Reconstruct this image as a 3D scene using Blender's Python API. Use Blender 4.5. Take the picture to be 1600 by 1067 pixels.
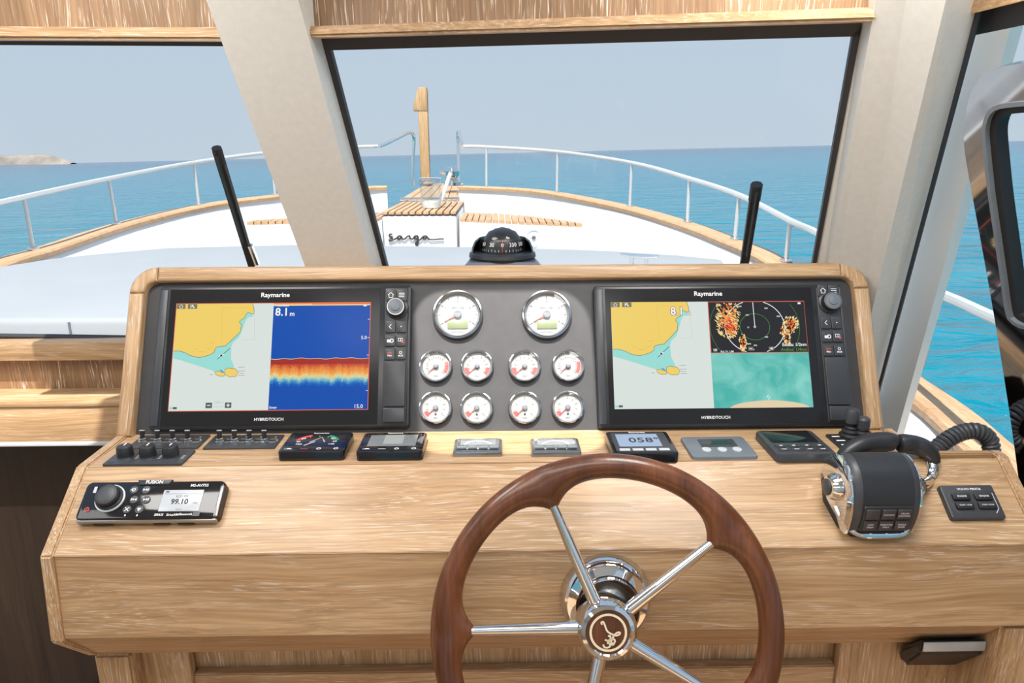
import bpy, bmesh, math, random
from mathutils import Vector, Matrix
random.seed(7)
for o in list(bpy.data.objects): bpy.data.objects.remove(o)
SC = bpy.context.scene
COL = SC.collection
PI = math.pi
rad = math.radians

# ------------------------------------------------------------------ camera
EYE = Vector((0, 0, 1.5)); F = 1100.0
ROT = Matrix.Rotation(-rad(.83), 3, 'Z') @ Matrix.Rotation(rad(90 - 15.0), 3, 'X') @ Matrix.Rotation(rad(-.25), 3, 'Z')
cd = bpy.data.cameras.new('camera'); cam = bpy.data.objects.new('camera', cd); COL.objects.link(cam)
cd.sensor_width = 36; cd.sensor_fit = 'HORIZONTAL'; cd.lens = F / 1600 * 36; cd.clip_start = .02; cd.clip_end = 20000
cam.matrix_world = Matrix.Translation(EYE) @ ROT.to_4x4()
SC.camera = cam

# ------------------------------------------------------------------ world, sun, exposure
w = bpy.data.worlds.new('sky'); SC.world = w; w.use_nodes = True
nt = w.node_tree; bg = nt.nodes['Background']
tc = nt.nodes.new('ShaderNodeTexCoord'); sx = nt.nodes.new('ShaderNodeSeparateXYZ'); rp = nt.nodes.new('ShaderNodeValToRGB')
nt.links.new(tc.outputs['Generated'], sx.inputs[0]); nt.links.new(sx.outputs['Z'], rp.inputs[0]); nt.links.new(rp.outputs[0], bg.inputs[0])
el = rp.color_ramp.elements
el[0].position = 0.0; el[0].color = (.55, .64, .735, 1)
el[1].position = 1.0; el[1].color = (.42, .60, .88, 1)
e2 = el.new(.25); e2.color = (.51, .625, .76, 1)
bg.inputs[1].default_value = 1.0
SUN_EL = rad(63)
sd = bpy.data.lights.new('sun', 'SUN'); sun = bpy.data.objects.new('sun', sd); COL.objects.link(sun)
sd.energy = 7.0; sd.angle = rad(.7); sd.color = (1, .97, .92)
sun_dir = Vector((-.06, -math.cos(SUN_EL), math.sin(SUN_EL))).normalized()      # towards the sun, high behind the wheelhouse
sun.rotation_euler = sun_dir.to_track_quat('Z', 'Y').to_euler()
sun.location = (0, -3, 6)
vs = SC.view_settings
vs.view_transform = 'Standard'; vs.look = 'None'; vs.exposure = 0.0; vs.gamma = 1.0; vs.use_curve_mapping = False
SC.display_settings.display_device = 'sRGB'

# ------------------------------------------------------------------ pixel -> place helpers
def ray(x, y): return ROT @ Vector(((x - 800) / F, (533.5 - y) / F, -1))
def hit(x, y, p0, n):
    d = ray(x, y); t = (Vector(p0) - EYE).dot(n) / d.dot(n); return EYE + d * t
def hit_z(x, y, z): return hit(x, y, (0, 0, z), Vector((0, 0, 1)))
def hit_y(x, y, Y): return hit(x, y, (0, Y, 0), Vector((0, 1, 0)))
def hit_x(x, y, X): return hit(x, y, (X, 0, 0), Vector((1, 0, 0)))
class Plane:
    def __init__(s, o, u, v):
        s.o = Vector(o); s.u = Vector(u).normalized(); s.v = Vector(v).normalized(); s.n = s.u.cross(s.v).normalized()
    def at(s, x, y, off=0): return hit(x, y, s.o + s.n * off, s.n)
    def mat(s, p):
        m = Matrix((s.u, s.v, s.n)).transposed().to_4x4(); m.translation = p; return m
    def loc(s, ref, x, y, off=0):
        d = s.at(x, y, off) - ref; return Vector((d.dot(s.u), d.dot(s.v), d.dot(s.n)))
    def quad(s, tl, tr, br, bl, off=0):
        P = [s.at(*q, off) for q in (tl, tr, br, bl)]
        c = sum(P, Vector()) / 4
        wd = ((P[1] - P[0]).dot(s.u) + (P[2] - P[3]).dot(s.u)) / 2
        ht = ((P[0] - P[3]).dot(s.v) + (P[1] - P[2]).dot(s.v)) / 2
        return c - s.n * off, wd, ht

# console profile (Y, height)
def Z(h): return 1.5 + h
PT, PB, PC, PD, PE, PG = [(1.263, Z(-.194)), (1.132, Z(-.4665)), (1.017, Z(-.4695)), (.905, Z(-.556)), (.893, Z(-.6865)), (.965, Z(-.768))]
def yz(p, q): return Vector((0, q[0] - p[0], q[1] - p[1]))
FRAME = Plane((0, *PB), (1, 0, 0), yz(PB, PT))
PANEL = Plane(FRAME.o - FRAME.n * .016, (1, 0, 0), yz(PB, PT))
DECK = Plane((0, *PC), (1, 0, 0), (0, 1, 0))
SLOPE = Plane((0, *PD), (1, 0, 0), yz(PD, PC))
FRONT = Plane((0, *PE), (1, 0, 0), yz(PE, PD))
HW = .664

# ------------------------------------------------------------------ materials
def nodes_of(m):
    m.use_nodes = True; return m.node_tree, m.node_tree.nodes['Principled BSDF']
def mat(name, col, rough=.5, metal=0, emit=0, coat=0, spec=.5, noise=0, nscale=60, bump=0, emit_col=None):
    m = bpy.data.materials.new(name); nt, b = nodes_of(m)
    b.inputs['Base Color'].default_value = (*col, 1); b.inputs['Roughness'].default_value = rough; b.inputs['Metallic'].default_value = metal
    b.inputs['Specular IOR Level'].default_value = spec; b.inputs['Coat Weight'].default_value = coat; b.inputs['Coat Roughness'].default_value = .05
    if emit:
        b.inputs['Emission Color'].default_value = (*(emit_col or col), 1); b.inputs['Emission Strength'].default_value = emit
    if noise or bump:
        t = nt.nodes.new('ShaderNodeTexCoord'); n = nt.nodes.new('ShaderNodeTexNoise')
        n.inputs['Scale'].default_value = nscale; n.inputs['Detail'].default_value = 4
        nt.links.new(t.outputs['Object'], n.inputs['Vector'])
        if noise:
            r = nt.nodes.new('ShaderNodeValToRGB'); r.color_ramp.elements[0].position = .3; r.color_ramp.elements[1].position = .7
            r.color_ramp.elements[0].color = (*[c * (1 - noise) for c in col], 1); r.color_ramp.elements[1].color = (*[min(1, c * (1 + noise)) for c in col], 1)
            nt.links.new(n.outputs['Fac'], r.inputs[0]); nt.links.new(r.outputs[0], b.inputs['Base Color'])
        if bump:
            bp = nt.nodes.new('ShaderNodeBump'); bp.inputs['Strength'].default_value = bump; bp.inputs['Distance'].default_value = .002
            nt.links.new(n.outputs['Fac'], bp.inputs['Height']); nt.links.new(bp.outputs[0], b.inputs['Normal'])
    return m
def wood(name, axis, c1, c2, pore, pore_amt=.8, rough=.42, coat=0, freq=1.0, tilt=0):
    """limed timber: tone bands and pale open pores drawn out along the grain axis of the object"""
    m = bpy.data.materials.new(name); nt, b = nodes_of(m); N = nt.nodes.new; L = nt.links.new
    t = N('ShaderNodeTexCoord')
    wn_ = N('ShaderNodeTexNoise'); wm = N('ShaderNodeMapping'); ws = [9.] * 3; ws[axis] = 2.2; wm.inputs['Scale'].default_value = ws; L(t.outputs['Object'], wm.inputs[0]); L(wm.outputs[0], wn_.inputs['Vector']); wn_.inputs['Scale'].default_value = 1; wn_.inputs['Detail'].default_value = 2
    warp = N('ShaderNodeVectorMath'); warp.operation = 'MULTIPLY_ADD'; wv3 = [.045] * 3; wv3[axis] = 0; warp.inputs[1].default_value = wv3; L(wn_.outputs['Color'], warp.inputs[0]); L(t.outputs['Object'], warp.inputs[2])
    def mapped(al, ac):
        q = N('ShaderNodeMapping'); s = [ac * freq] * 3; s[axis] = al * freq; q.inputs['Scale'].default_value = s
        if tilt: q.inputs['Rotation'].default_value = (0, tilt, 0)
        L(warp.outputs[0], q.inputs['Vector']); return q.outputs[0]
    def noise(al, ac, det=3, dist=0, sc=1):
        n = N('ShaderNodeTexNoise'); n.inputs['Scale'].default_value = sc; n.inputs['Detail'].default_value = det; n.inputs['Distortion'].default_value = dist
        L(mapped(al, ac), n.inputs['Vector']); return n.outputs['Fac']
    def ramp(v, p0, p1, a=(0, 0, 0, 1), c=(1, 1, 1, 1)):
        r = N('ShaderNodeValToRGB'); r.color_ramp.elements[0].position = p0; r.color_ramp.elements[1].position = p1
        r.color_ramp.elements[0].color = a; r.color_ramp.elements[1].color = c; L(v, r.inputs[0]); return r.outputs[0]
    def mix(kind, f, a, c):
        x = N('ShaderNodeMix'); x.data_type = 'RGBA'; x.blend_type = kind
        for s, v in ((0, f), (6, a), (7, c)):
            if hasattr(v, 'links') or isinstance(v, bpy.types.NodeSocket): L(v, x.inputs[s])
            elif s == 0: x.inputs[0].default_value = v
            else: x.inputs[s].default_value = v
        return x.outputs[2]
    tone = ramp(noise(2.2, 34, 5, .9), .32, .68, (*c1, 1), (*c2, 1))
    streak = ramp(noise(5, 300, 4, .25), .30, .70, (.64, .60, .55, 1), (1.16, 1.16, 1.16, 1))
    base = mix('MULTIPLY', .8, tone, streak)
    cl = ramp(noise(2.0, 26, 3, .6), .36, .58)
    fl = ramp(noise(17, 600, 3, .12), .56, .67)
    mm = N('ShaderNodeMath'); mm.operation = 'MULTIPLY'; L(cl, mm.inputs[0]); L(fl, mm.inputs[1])
    m2 = N('ShaderNodeMath'); m2.operation = 'MULTIPLY'; L(mm.outputs[0], m2.inputs[0]); m2.inputs[1].default_value = pore_amt
    colr = mix('MIX', m2.outputs[0], base, (*pore, 1))
    L(colr, b.inputs['Base Color']); b.inputs['Roughness'].default_value = rough; b.inputs['Coat Weight'].default_value = coat; b.inputs['Coat Roughness'].default_value = .12
    bp = N('ShaderNodeBump'); bp.inputs['Strength'].default_value = .12; bp.inputs['Distance'].default_value = .001
    L(noise(9, 260, 3, .3), bp.inputs['Height']); L(bp.outputs[0], b.inputs['Normal'])
    return m
OC1, OC2, OP = (.45, .268, .128), (.61, .40, .222), (.84, .74, .62)
OAKX = wood('limed_oak_along_x', 0, OC1, OC2, OP, .58, .42, .12)
OAKY = wood('limed_oak_along_y', 1, OC1, OC2, OP, .62, .42, .12)
OAKZ = wood('limed_oak_along_z', 2, OC1, OC2, OP, .8, .42)
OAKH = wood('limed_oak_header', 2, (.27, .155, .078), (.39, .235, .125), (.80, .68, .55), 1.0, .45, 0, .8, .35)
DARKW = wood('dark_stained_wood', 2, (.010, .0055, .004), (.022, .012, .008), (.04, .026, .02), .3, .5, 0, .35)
RIMW = wood('polished_mahogany', 1, (.075, .020, .0055), (.18, .056, .016), (.24, .09, .03), .3, .34, .3, .6)
TEAKX = wood('teak_along_x', 0, (.50, .29, .15), (.62, .40, .23), (.7, .5, .33), .4, .5)
TEAKY = wood('teak_along_y', 1, (.50, .29, .15), (.62, .40, .23), (.7, .5, .33), .4, .5)
TEAKZ = wood('teak_along_z', 2, (.52, .31, .15), (.64, .42, .22), (.7, .5, .33), .4, .5)
CREAM = mat('cream_leather', (.73, .715, .675), .5, noise=.03, nscale=90, bump=.08)
WHITE = mat('white_gelcoat', (.70, .70, .70), .3, noise=.01, nscale=4)
CUSH = mat('white_vinyl_cushion', (.33, .345, .36), .5, noise=.03, nscale=5, bump=.15)
CAULK = mat('dark_caulk', (.10, .07, .05), .7, noise=.1)
BLACK = mat('black_plastic', (.022, .023, .026), .38, noise=.08)
BLACKP = mat('black_instrument_panel', (.044, .043, .046), .5, noise=.10, nscale=45, bump=.1)
BEZEL = mat('satin_black_bezel', (.02, .021, .023), .28, noise=.05)
GLOSSK = mat('gloss_black', (.012, .012, .014), .08, noise=.05)
DARKG = mat('dark_grey_plastic', (.05, .053, .06), .4, noise=.06)
GREYK = mat('charcoal_key', (.045, .047, .052), .35, noise=.05)
MIDG = mat('mid_grey_plastic', (.16, .185, .21), .45, noise=.05)
LIGHTG = mat('light_grey_plastic', (.55, .57, .6), .4, noise=.03)
SILV = mat('satin_silver', (.40, .40, .40), .28, 1, noise=.04)
STEEL = mat('brushed_steel', (.86, .85, .83), .24, 1, noise=.03)
RAIL = mat('bright_rail_steel', (.66, .66, .65), .3, .35, noise=.02)
GAUGEC = mat('gauge_bezel_chrome', (.50, .51, .52), .12, 1, noise=.02)
CHROME = mat('chrome', (.74, .74, .74), .06, 1, noise=.02)
DIALW = mat('white_dial', (.34, .34, .335), .4, noise=.02)
REDM = mat('red_paint', (.75, .08, .07), .4, noise=.05)
INK = mat('white_print', (.85, .85, .85), .5, noise=.02)
INKB = mat('black_print', (.02, .02, .02), .5, noise=.02)
INKG = mat('grey_print', (.10, .10, .11), .5, noise=.02)
CREAMI = mat('cream_inlay', (.85, .72, .50), .35, coat=.5, noise=.03)
LCDG = mat('green_lcd', (.21, .25, .135), .3, noise=.02)
LCDB = mat('blue_grey_lcd', (.20, .27, .40), .15, noise=.02, emit=.25)
LCDD = mat('dark_lcd', (.02, .025, .022), .06, noise=.05)
LCDM = mat('grey_lcd', (.22, .24, .25), .08, noise=.05)
LCDP = mat('pale_lcd', (.42, .44, .46), .2, noise=.02, emit=.35)
RUBBER = mat('black_rubber', (.012, .012, .013), .6, noise=.1, bump=.1)
SEAL = mat('window_seal', (.03, .03, .036), .5, noise=.06)
ROCK = mat('coastal_rock', (.25, .215, .185), .9, noise=.3, nscale=.03)
MIRD = mat('dark_mirror_steel', (.50, .50, .52), .06, 1, noise=.02)
def glass(name, refl=.06, tint=(1, 1, 1), graze=.5):
    m = bpy.data.materials.new(name); m.use_nodes = True; nt = m.node_tree; nt.nodes.clear()
    o = nt.nodes.new('ShaderNodeOutputMaterial'); mx = nt.nodes.new('ShaderNodeMixShader'); tr = nt.nodes.new('ShaderNodeBsdfTransparent'); gl = nt.nodes.new('ShaderNodeBsdfGlossy')
    fr = nt.nodes.new('ShaderNodeLayerWeight'); pw = nt.nodes.new('ShaderNodeMath'); pw.operation = 'POWER'; pw.inputs[1].default_value = 5; ml = nt.nodes.new('ShaderNodeMath'); ml.operation = 'MULTIPLY_ADD'; ml.inputs[1].default_value = graze; ml.inputs[2].default_value = refl
    fr.inputs[0].default_value = .5; nt.links.new(fr.outputs['Facing'], pw.inputs[0]); nt.links.new(pw.outputs[0], ml.inputs[0]); nt.links.new(ml.outputs[0], mx.inputs[0])
    gl.inputs['Roughness'].default_value = .0; tr.inputs[0].default_value = (*tint, 1)
    nt.links.new(tr.outputs[0], mx.inputs[1]); nt.links.new(gl.outputs[0], mx.inputs[2]); nt.links.new(mx.outputs[0], o.inputs[0]); return m
GLASS = glass('clear_pane', .006, (.985, .995, .995), .25); DOME = glass('instrument_glass', .03); GLASSW = glass('glassware', .08, (.94, .965, .97), .9)
def glow(name, col, s=1.0):
    m = bpy.data.materials.new(name); nt, b = nodes_of(m)
    b.inputs['Base Color'].default_value = (.01, .01, .01, 1); b.inputs['Roughness'].default_value = .2; b.inputs['Specular IOR Level'].default_value = .08
    b.inputs['Emission Color'].default_value = (*col, 1); b.inputs['Emission Strength'].default_value = s; return m
def srgb(r, g, b): return tuple(((c / 255 + .055) / 1.055) ** 2.4 if c > 10 else c / 255 / 12.92 for c in (r, g, b))
S_SEA, S_LAND, S_SHAL = glow('screen_open_water', srgb(216, 224, 220)), glow('screen_land', srgb(238, 206, 104)), glow('screen_shallows', srgb(152, 218, 210))
S_LINE, S_BLUE, S_WHITE, S_DARK = glow('screen_coastline', srgb(95, 120, 110)), glow('screen_blue', srgb(0, 76, 172)), glow('screen_white', srgb(240, 242, 240)), glow('screen_dark', srgb(36, 37, 42))
S_ORANGE, S_RED, S_YEL, S_GREEN, S_ICON, S_FRAME = glow('screen_orange', srgb(240, 140, 60)), glow('screen_red', srgb(236, 84, 48)), glow('screen_yellow', srgb(240, 214, 150)), glow('screen_green', srgb(70, 150, 70)), glow('screen_icon_grey', srgb(120, 118, 96)), glow('screen_frame_red', srgb(226, 110, 84))
S_SAND = glow('screen_sand', srgb(226, 206, 170)); S_FAINT = glow('screen_faint_grey', srgb(180, 190, 186)); S_KEY = glow('screen_key_grey', srgb(84, 96, 96)); S_GOLD = glow('screen_faint_gold', srgb(214, 182, 84))
def screen_proc(name, kind):
    m = bpy.data.materials.new(name); nt, b = nodes_of(m); N = nt.nodes.new; L = nt.links.new
    b.inputs['Base Color'].default_value = (.01, .01, .01, 1); b.inputs['Roughness'].default_value = .2; b.inputs['Specular IOR Level'].default_value = .08
    t = N('ShaderNodeTexCoord'); s = N('ShaderNodeSeparateXYZ'); L(t.outputs['Object'], s.inputs[0])
    n = N('ShaderNodeTexNoise'); L(t.outputs['Object'], n.inputs['Vector'])
    r = N('ShaderNodeValToRGB'); R = r.color_ramp
    if kind == 'sonar':
        n.inputs['Scale'].default_value = 900; n.inputs['Detail'].default_value = 2
        n2 = N('ShaderNodeTexNoise'); mp = N('ShaderNodeMapping'); mp.inputs['Scale'].default_value = (70, 4, 1); L(t.outputs['Object'], mp.inputs[0]); L(mp.outputs[0], n2.inputs['Vector']); n2.inputs['Scale'].default_value = 1
        # depth below the echo line, stirred by fine noise
        a = N('ShaderNodeMath'); a.operation = 'MULTIPLY_ADD'; L(n.outputs['Fac'], a.inputs[0]); a.inputs[1].default_value = .045; L(s.outputs['Y'], a.inputs[2])
        c = N('ShaderNodeMath'); c.operation = 'MULTIPLY_ADD'; L(n2.outputs['Fac'], c.inputs[0]); c.inputs[1].default_value = .022; L(a.outputs[0], c.inputs[2])
        mr = N('ShaderNodeMapRange'); mr.inputs['From Min'].default_value = .0085; mr.inputs['From Max'].default_value = .0475; L(c.outputs[0], mr.inputs[0]); L(mr.outputs[0], r.inputs[0])
        while len(R.elements) > 1: R.elements.remove(R.elements[0])
        R.elements[0].position = 0; R.elements[0].color = (*srgb(0, 76, 172), 1)
        for p, q in ((.16, (0, 90, 185)), (.27, (20, 130, 200)), (.36, (110, 215, 215)), (.45, (235, 235, 150)), (.55, (250, 190, 80)), (.68, (225, 110, 50)), (.8, (245, 170, 80)), (.9, (200, 70, 40)), (1, (190, 60, 40))):
            e = R.elements.new(p); e.color = (*srgb(*q), 1)
    else:
        n.inputs['Scale'].default_value = 22; n.inputs['Detail'].default_value = 6; n.inputs['Distortion'].default_value = .8
        L(n.outputs['Fac'], r.inputs[0])
        R.elements[0].position = .35; R.elements[0].color = (*srgb(74, 178, 168), 1); R.elements[1].position = .7; R.elements[1].color = (*srgb(134, 208, 198), 1)
    L(r.outputs[0], b.inputs['Emission Color']); b.inputs['Emission Strength'].default_value = 1; return m
S_SONAR, S_CAM = screen_proc('screen_sonar_echo', 'sonar'), screen_proc('screen_camera_water', 'cam')

# ------------------------------------------------------------------ mesh builder
class MB:
    def __init__(s): s.v = []; s.f = []; s.mi = []; s.mats = []
    def _m(s, m):
        if m not in s.mats: s.mats.append(m)
        return s.mats.index(m)
    def add(s, vs, fs, m, M=None):
        k = len(s.v); i = s._m(m)
        s.v += [tuple(M @ Vector(p)) if M else tuple(p) for p in vs]
        for f in fs: s.f.append([a + k for a in f]); s.mi.append(i)
        return s
    def bm(s, b, m, M=None):
        b.verts.index_update(); vs = [v.co.copy() for v in b.verts]; fs = [[v.index for v in f.verts] for f in b.faces]; b.free()
        return s.add(vs, fs, m, M)
    def box(s, c, sz, m, bev=0, M=None, seg=2):
        b = bmesh.new(); bmesh.ops.create_cube(b, size=1)
        for v in b.verts: v.co = Vector((v.co.x * sz[0] + c[0], v.co.y * sz[1] + c[1], v.co.z * sz[2] + c[2]))
        if bev: bmesh.ops.bevel(b, geom=b.edges[:], offset=bev, segments=seg, affect='EDGES', profile=.5)
        return s.bm(b, m, M)
    def prism(s, poly, z0, z1, m, bev=0, M=None, seg=2, top_only=True):
        b = bmesh.new(); n = len(poly)
        lo = [b.verts.new((p[0], p[1], z0)) for p in poly]; hi = [b.verts.new((p[0], p[1], z1)) for p in poly]
        b.faces.new(lo[::-1]); b.faces.new(hi)
        for i in range(n): b.faces.new((lo[i], lo[(i + 1) % n], hi[(i + 1) % n], hi[i]))
        bmesh.ops.recalc_face_normals(b, faces=b.faces[:])
        if bev:
            hs = set(hi); ed = [e for e in b.edges if (e.verts[0] in hs and e.verts[1] in hs) or not top_only]
            bmesh.ops.bevel(b, geom=ed, offset=bev, segments=seg, affect='EDGES', profile=.5)
        return s.bm(b, m, M)
    def lathe(s, prof, m, seg=32, M=None, a0=0, a1=2 * PI, cap=False):
        full = abs(a1 - a0 - 2 * PI) < 1e-6; k = seg if full else seg + 1
        vs = [(r * math.cos(a0 + (a1 - a0) * i / seg), r * math.sin(a0 + (a1 - a0) * i / seg), z) for (r, z) in prof for i in range(k)]; fs = []
        for j in range(len(prof) - 1):
            for i in range(seg):
                i2 = (i + 1) % k
                fs.append((j * k + i, j * k + i2, (j + 1) * k + i2, (j + 1) * k + i))
        if full and cap:
            if prof[0][0] > 1e-6: fs.append(tuple(range(k))[::-1])
            if prof[-1][0] > 1e-6: fs.append(tuple(range((len(prof) - 1) * k, len(prof) * k)))
        return s.add(vs, fs, m, M)
    def tube(s, pts, r, m, seg=10, closed=False, M=None, flat=1.0):
        pts = [Vector(p) for p in pts]; n = len(pts); rs = r if isinstance(r, (list, tuple)) else [r] * n
        vs = []; fs = []; up = None
        for i, p in enumerate(pts):
            a = pts[i - 1] if (i or closed) else p; c = pts[(i + 1) % n] if (i < n - 1 or closed) else p
            t = (c - a).normalized()
            if up is None:
                up = Vector((0, 0, 1)) if abs(t.z) < .9 else Vector((1, 0, 0))
            x = t.cross(up).normalized(); up = x.cross(t).normalized()
            for k in range(seg):
                q = 2 * PI * k / seg; vs.append(p + x * (math.cos(q) * rs[i]) + up * (math.sin(q) * rs[i] * flat))
        for i in range(n if closed else n - 1):
            for k in range(seg):
                a, c = i * seg + k, i * seg + (k + 1) % seg; j = ((i + 1) % n) * seg
                fs.append((a, c, j + (k + 1) % seg, j + k))
        if not closed: fs += [tuple(range(seg))[::-1], tuple(range((n - 1) * seg, n * seg))]
        return s.add(vs, fs, m, M)
    def flat(s, poly, m, z=0, M=None):
        a = sum(poly[i][0] * poly[(i + 1) % len(poly)][1] - poly[(i + 1) % len(poly)][0] * poly[i][1] for i in range(len(poly)))
        if a < 0: poly = poly[::-1]
        return s.add([(p[0], p[1], z) for p in poly], [list(range(len(poly)))], m, M)
    def rect(s, x0, y0, x1, y1, m, z=0, M=None): return s.flat([(x0, y0), (x1, y0), (x1, y1), (x0, y1)], m, z, M)
    def line(s, pts, wd, m, z=0, closed=False, M=None):
        pts = [Vector((p[0], p[1])) for p in pts]
        if closed: pts = pts + [pts[0]]
        L, R = [], []
        for i, p in enumerate(pts):
            a, c = pts[max(i - 1, 0)], pts[min(i + 1, len(pts) - 1)]
            if closed and i in (0, len(pts) - 1): a, c = pts[-2], pts[1]
            t = (c - a).normalized(); n = Vector((-t.y, t.x)) * wd / 2; L.append(p + n); R.append(p - n)
        for i in range(len(pts) - 1): s.flat([R[i], R[i + 1], L[i + 1], L[i]], m, z, M)
        return s
    def ring(s, c, r, wd, m, z=0, seg=48, a0=0, a1=2 * PI, M=None):
        n = max(6, seg); pts = [(c[0] + r * math.cos(a0 + (a1 - a0) * i / n), c[1] + r * math.sin(a0 + (a1 - a0) * i / n)) for i in range(n + 1)]
        return s.line(pts, wd, m, z, False, M)
    def text(s, t, c, size, m, z=0, align='CENTER', M=None, wide=1.0, bold=0):
        vs, fs = text_geo(t, align, bold); return s.add([(c[0] + v[0] * size * wide, c[1] + v[1] * size, z) for v in vs], fs, m, M)
    def build(s, name, parent=None, M=None, ang=35, label=None, kind=None):
        me = bpy.data.meshes.new(name); me.from_pydata(s.v, [], s.f)
        for m in s.mats: me.materials.append(m)
        me.polygons.foreach_set('material_index', s.mi); me.update()
        if ang:
            me.shade_smooth(); me.set_sharp_from_angle(angle=rad(ang))
        o = bpy.data.objects.new(name, me); COL.objects.link(o)
        if parent: o.parent = parent
        if M: o.matrix_basis = M
        if label: o['label'] = label
        if kind: o['kind'] = kind
        return o
_tx = {}
def text_geo(t, align, bold=0):
    k = (t, align, bold)
    if k not in _tx:
        c = bpy.data.curves.new('t', 'FONT'); c.body = t; c.size = 1; c.align_x = align; c.align_y = 'CENTER'; c.resolution_u = 2; c.fill_mode = 'FRONT'; c.offset = bold
        o = bpy.data.objects.new('t', c); COL.objects.link(o); dg = bpy.context.evaluated_depsgraph_get(); dg.update()
        me = bpy.data.meshes.new_from_object(o.evaluated_get(dg))
        _tx[k] = ([tuple(v.co) for v in me.vertices], [list(p.vertices) for p in me.polygons])
        bpy.data.objects.remove(o); bpy.data.curves.remove(c); bpy.data.meshes.remove(me)
    return _tx[k]
def thing(name, label, cat, M=None, group=None, kind=None):
    o = bpy.data.objects.new(name, None); COL.objects.link(o); o.empty_display_size = .05
    if M: o.matrix_basis = M
    tag(o, label, cat, group, kind); return o
def tag(o, label=None, cat=None, group=None, kind=None):
    if label: o['label'] = label
    if cat: o['category'] = cat
    if group: o['group'] = group
    if kind: o['kind'] = kind
    return o
def struct(o, label=None, cat=None): return tag(o, label, cat, None, 'structure')
def rrect(w, h, r, n=5, cx=0, cy=0):
    out = []
    for (sx, sy, a) in ((1, 1, 0), (-1, 1, PI / 2), (-1, -1, PI), (1, -1, 3 * PI / 2)):
        for i in range(n + 1):
            q = a + PI / 2 * i / n; out.append((cx + sx * (w / 2 - r) + r * math.cos(q), cy + sy * (h / 2 - r) + r * math.sin(q)))
    return out
def smooth(pts, n=6, closed=False):
    P = [Vector(p) for p in pts]; out = []; k = len(P)
    g = (lambda i: P[i % k]) if closed else (lambda i: P[min(max(i, 0), k - 1)])
    for i in range(k if closed else k - 1):
        a, b, c, d = g(i - 1), g(i), g(i + 1), g(i + 2)
        for j in range(n):
            t = j / n; out.append(.5 * ((2 * b) + (c - a) * t + (2 * a - 5 * b + 4 * c - d) * t * t + (3 * b - a - 3 * c + d) * t ** 3))
    if not closed: out.append(P[-1])
    return out
def hexa(name, A, B, m, parent=None, **k):
    """solid lofted between two cross-sections with the same number of corners"""
    n = len(A); b = MB(); fs = [list(range(n))[::-1], list(range(n, 2 * n))] + [(i, (i + 1) % n, n + (i + 1) % n, n + i) for i in range(n)]
    bm = bmesh.new(); vv = [bm.verts.new(p) for p in list(A) + list(B)]
    for f in fs: bm.faces.new([vv[i] for i in f])
    bmesh.ops.recalc_face_normals(bm, faces=bm.faces[:]); b.bm(bm, m); return b.build(name, parent, **k)
def TM(x=0, y=0, z=0): return Matrix.Translation((x, y, z))
def RX(a): return Matrix.Rotation(a, 4, 'X')
def RY(a): return Matrix.Rotation(a, 4, 'Y')
def RZ(a): return Matrix.Rotation(a, 4, 'Z')

# ================================================================== SETTING
# ---- sea and headland
TILT = Matrix.Rotation(rad(-1.05), 4, 'Y')
def sea_material():
    m = bpy.data.materials.new('sea_water'); nt, b = nodes_of(m); N = nt.nodes.new; L = nt.links.new
    t = N('ShaderNodeTexCoord')
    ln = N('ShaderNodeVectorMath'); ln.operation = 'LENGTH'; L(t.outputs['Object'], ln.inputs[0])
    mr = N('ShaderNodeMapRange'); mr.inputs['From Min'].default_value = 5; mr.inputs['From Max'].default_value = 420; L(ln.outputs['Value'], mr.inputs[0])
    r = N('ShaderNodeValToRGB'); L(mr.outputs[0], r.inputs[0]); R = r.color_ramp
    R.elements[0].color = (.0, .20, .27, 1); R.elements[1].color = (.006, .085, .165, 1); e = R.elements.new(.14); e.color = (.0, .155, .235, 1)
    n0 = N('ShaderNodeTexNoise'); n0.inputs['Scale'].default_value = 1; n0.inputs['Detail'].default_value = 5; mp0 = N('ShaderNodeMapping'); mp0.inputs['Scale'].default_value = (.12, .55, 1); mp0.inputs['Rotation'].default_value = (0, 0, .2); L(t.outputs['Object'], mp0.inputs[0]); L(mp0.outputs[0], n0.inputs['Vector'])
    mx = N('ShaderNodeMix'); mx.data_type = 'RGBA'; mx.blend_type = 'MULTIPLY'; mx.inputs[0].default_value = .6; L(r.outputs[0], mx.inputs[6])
    r2 = N('ShaderNodeValToRGB'); r2.color_ramp.elements[0].position = .35; r2.color_ramp.elements[1].position = .65; r2.color_ramp.elements[0].color = (.55, .6, .7, 1); L(n0.outputs['Fac'], r2.inputs[0]); L(r2.outputs[0], mx.inputs[7])  # light and dark of the waves worked into the water colour
    L(mx.outputs[2], b.inputs['Base Color']); b.inputs['Roughness'].default_value = .12; b.inputs['Specular IOR Level'].default_value = .22
    mp = N('ShaderNodeMapping'); mp.inputs['Scale'].default_value = (.7, 1.3, 1); mp.inputs['Rotation'].default_value = (0, 0, .25); L(t.outputs['Object'], mp.inputs[0])
    n = N('ShaderNodeTexNoise'); n.inputs['Scale'].default_value = 1.0; n.inputs['Detail'].default_value = 6; n.inputs['Distortion'].default_value = .5; L(mp.outputs[0], n.inputs['Vector'])
    bp = N('ShaderNodeBump'); bp.inputs['Strength'].default_value = 1.0; bp.inputs['Distance'].default_value = .5; L(n.outputs['Fac'], bp.inputs['Height']); L(bp.outputs[0], b.inputs['Normal'])
    return m
S = 9000
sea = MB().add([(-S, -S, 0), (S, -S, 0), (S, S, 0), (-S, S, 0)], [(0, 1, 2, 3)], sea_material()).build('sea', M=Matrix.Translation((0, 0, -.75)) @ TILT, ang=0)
tag(sea, 'calm turquoise sea around the boat out to the horizon', 'sea', None, 'stuff')
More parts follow.
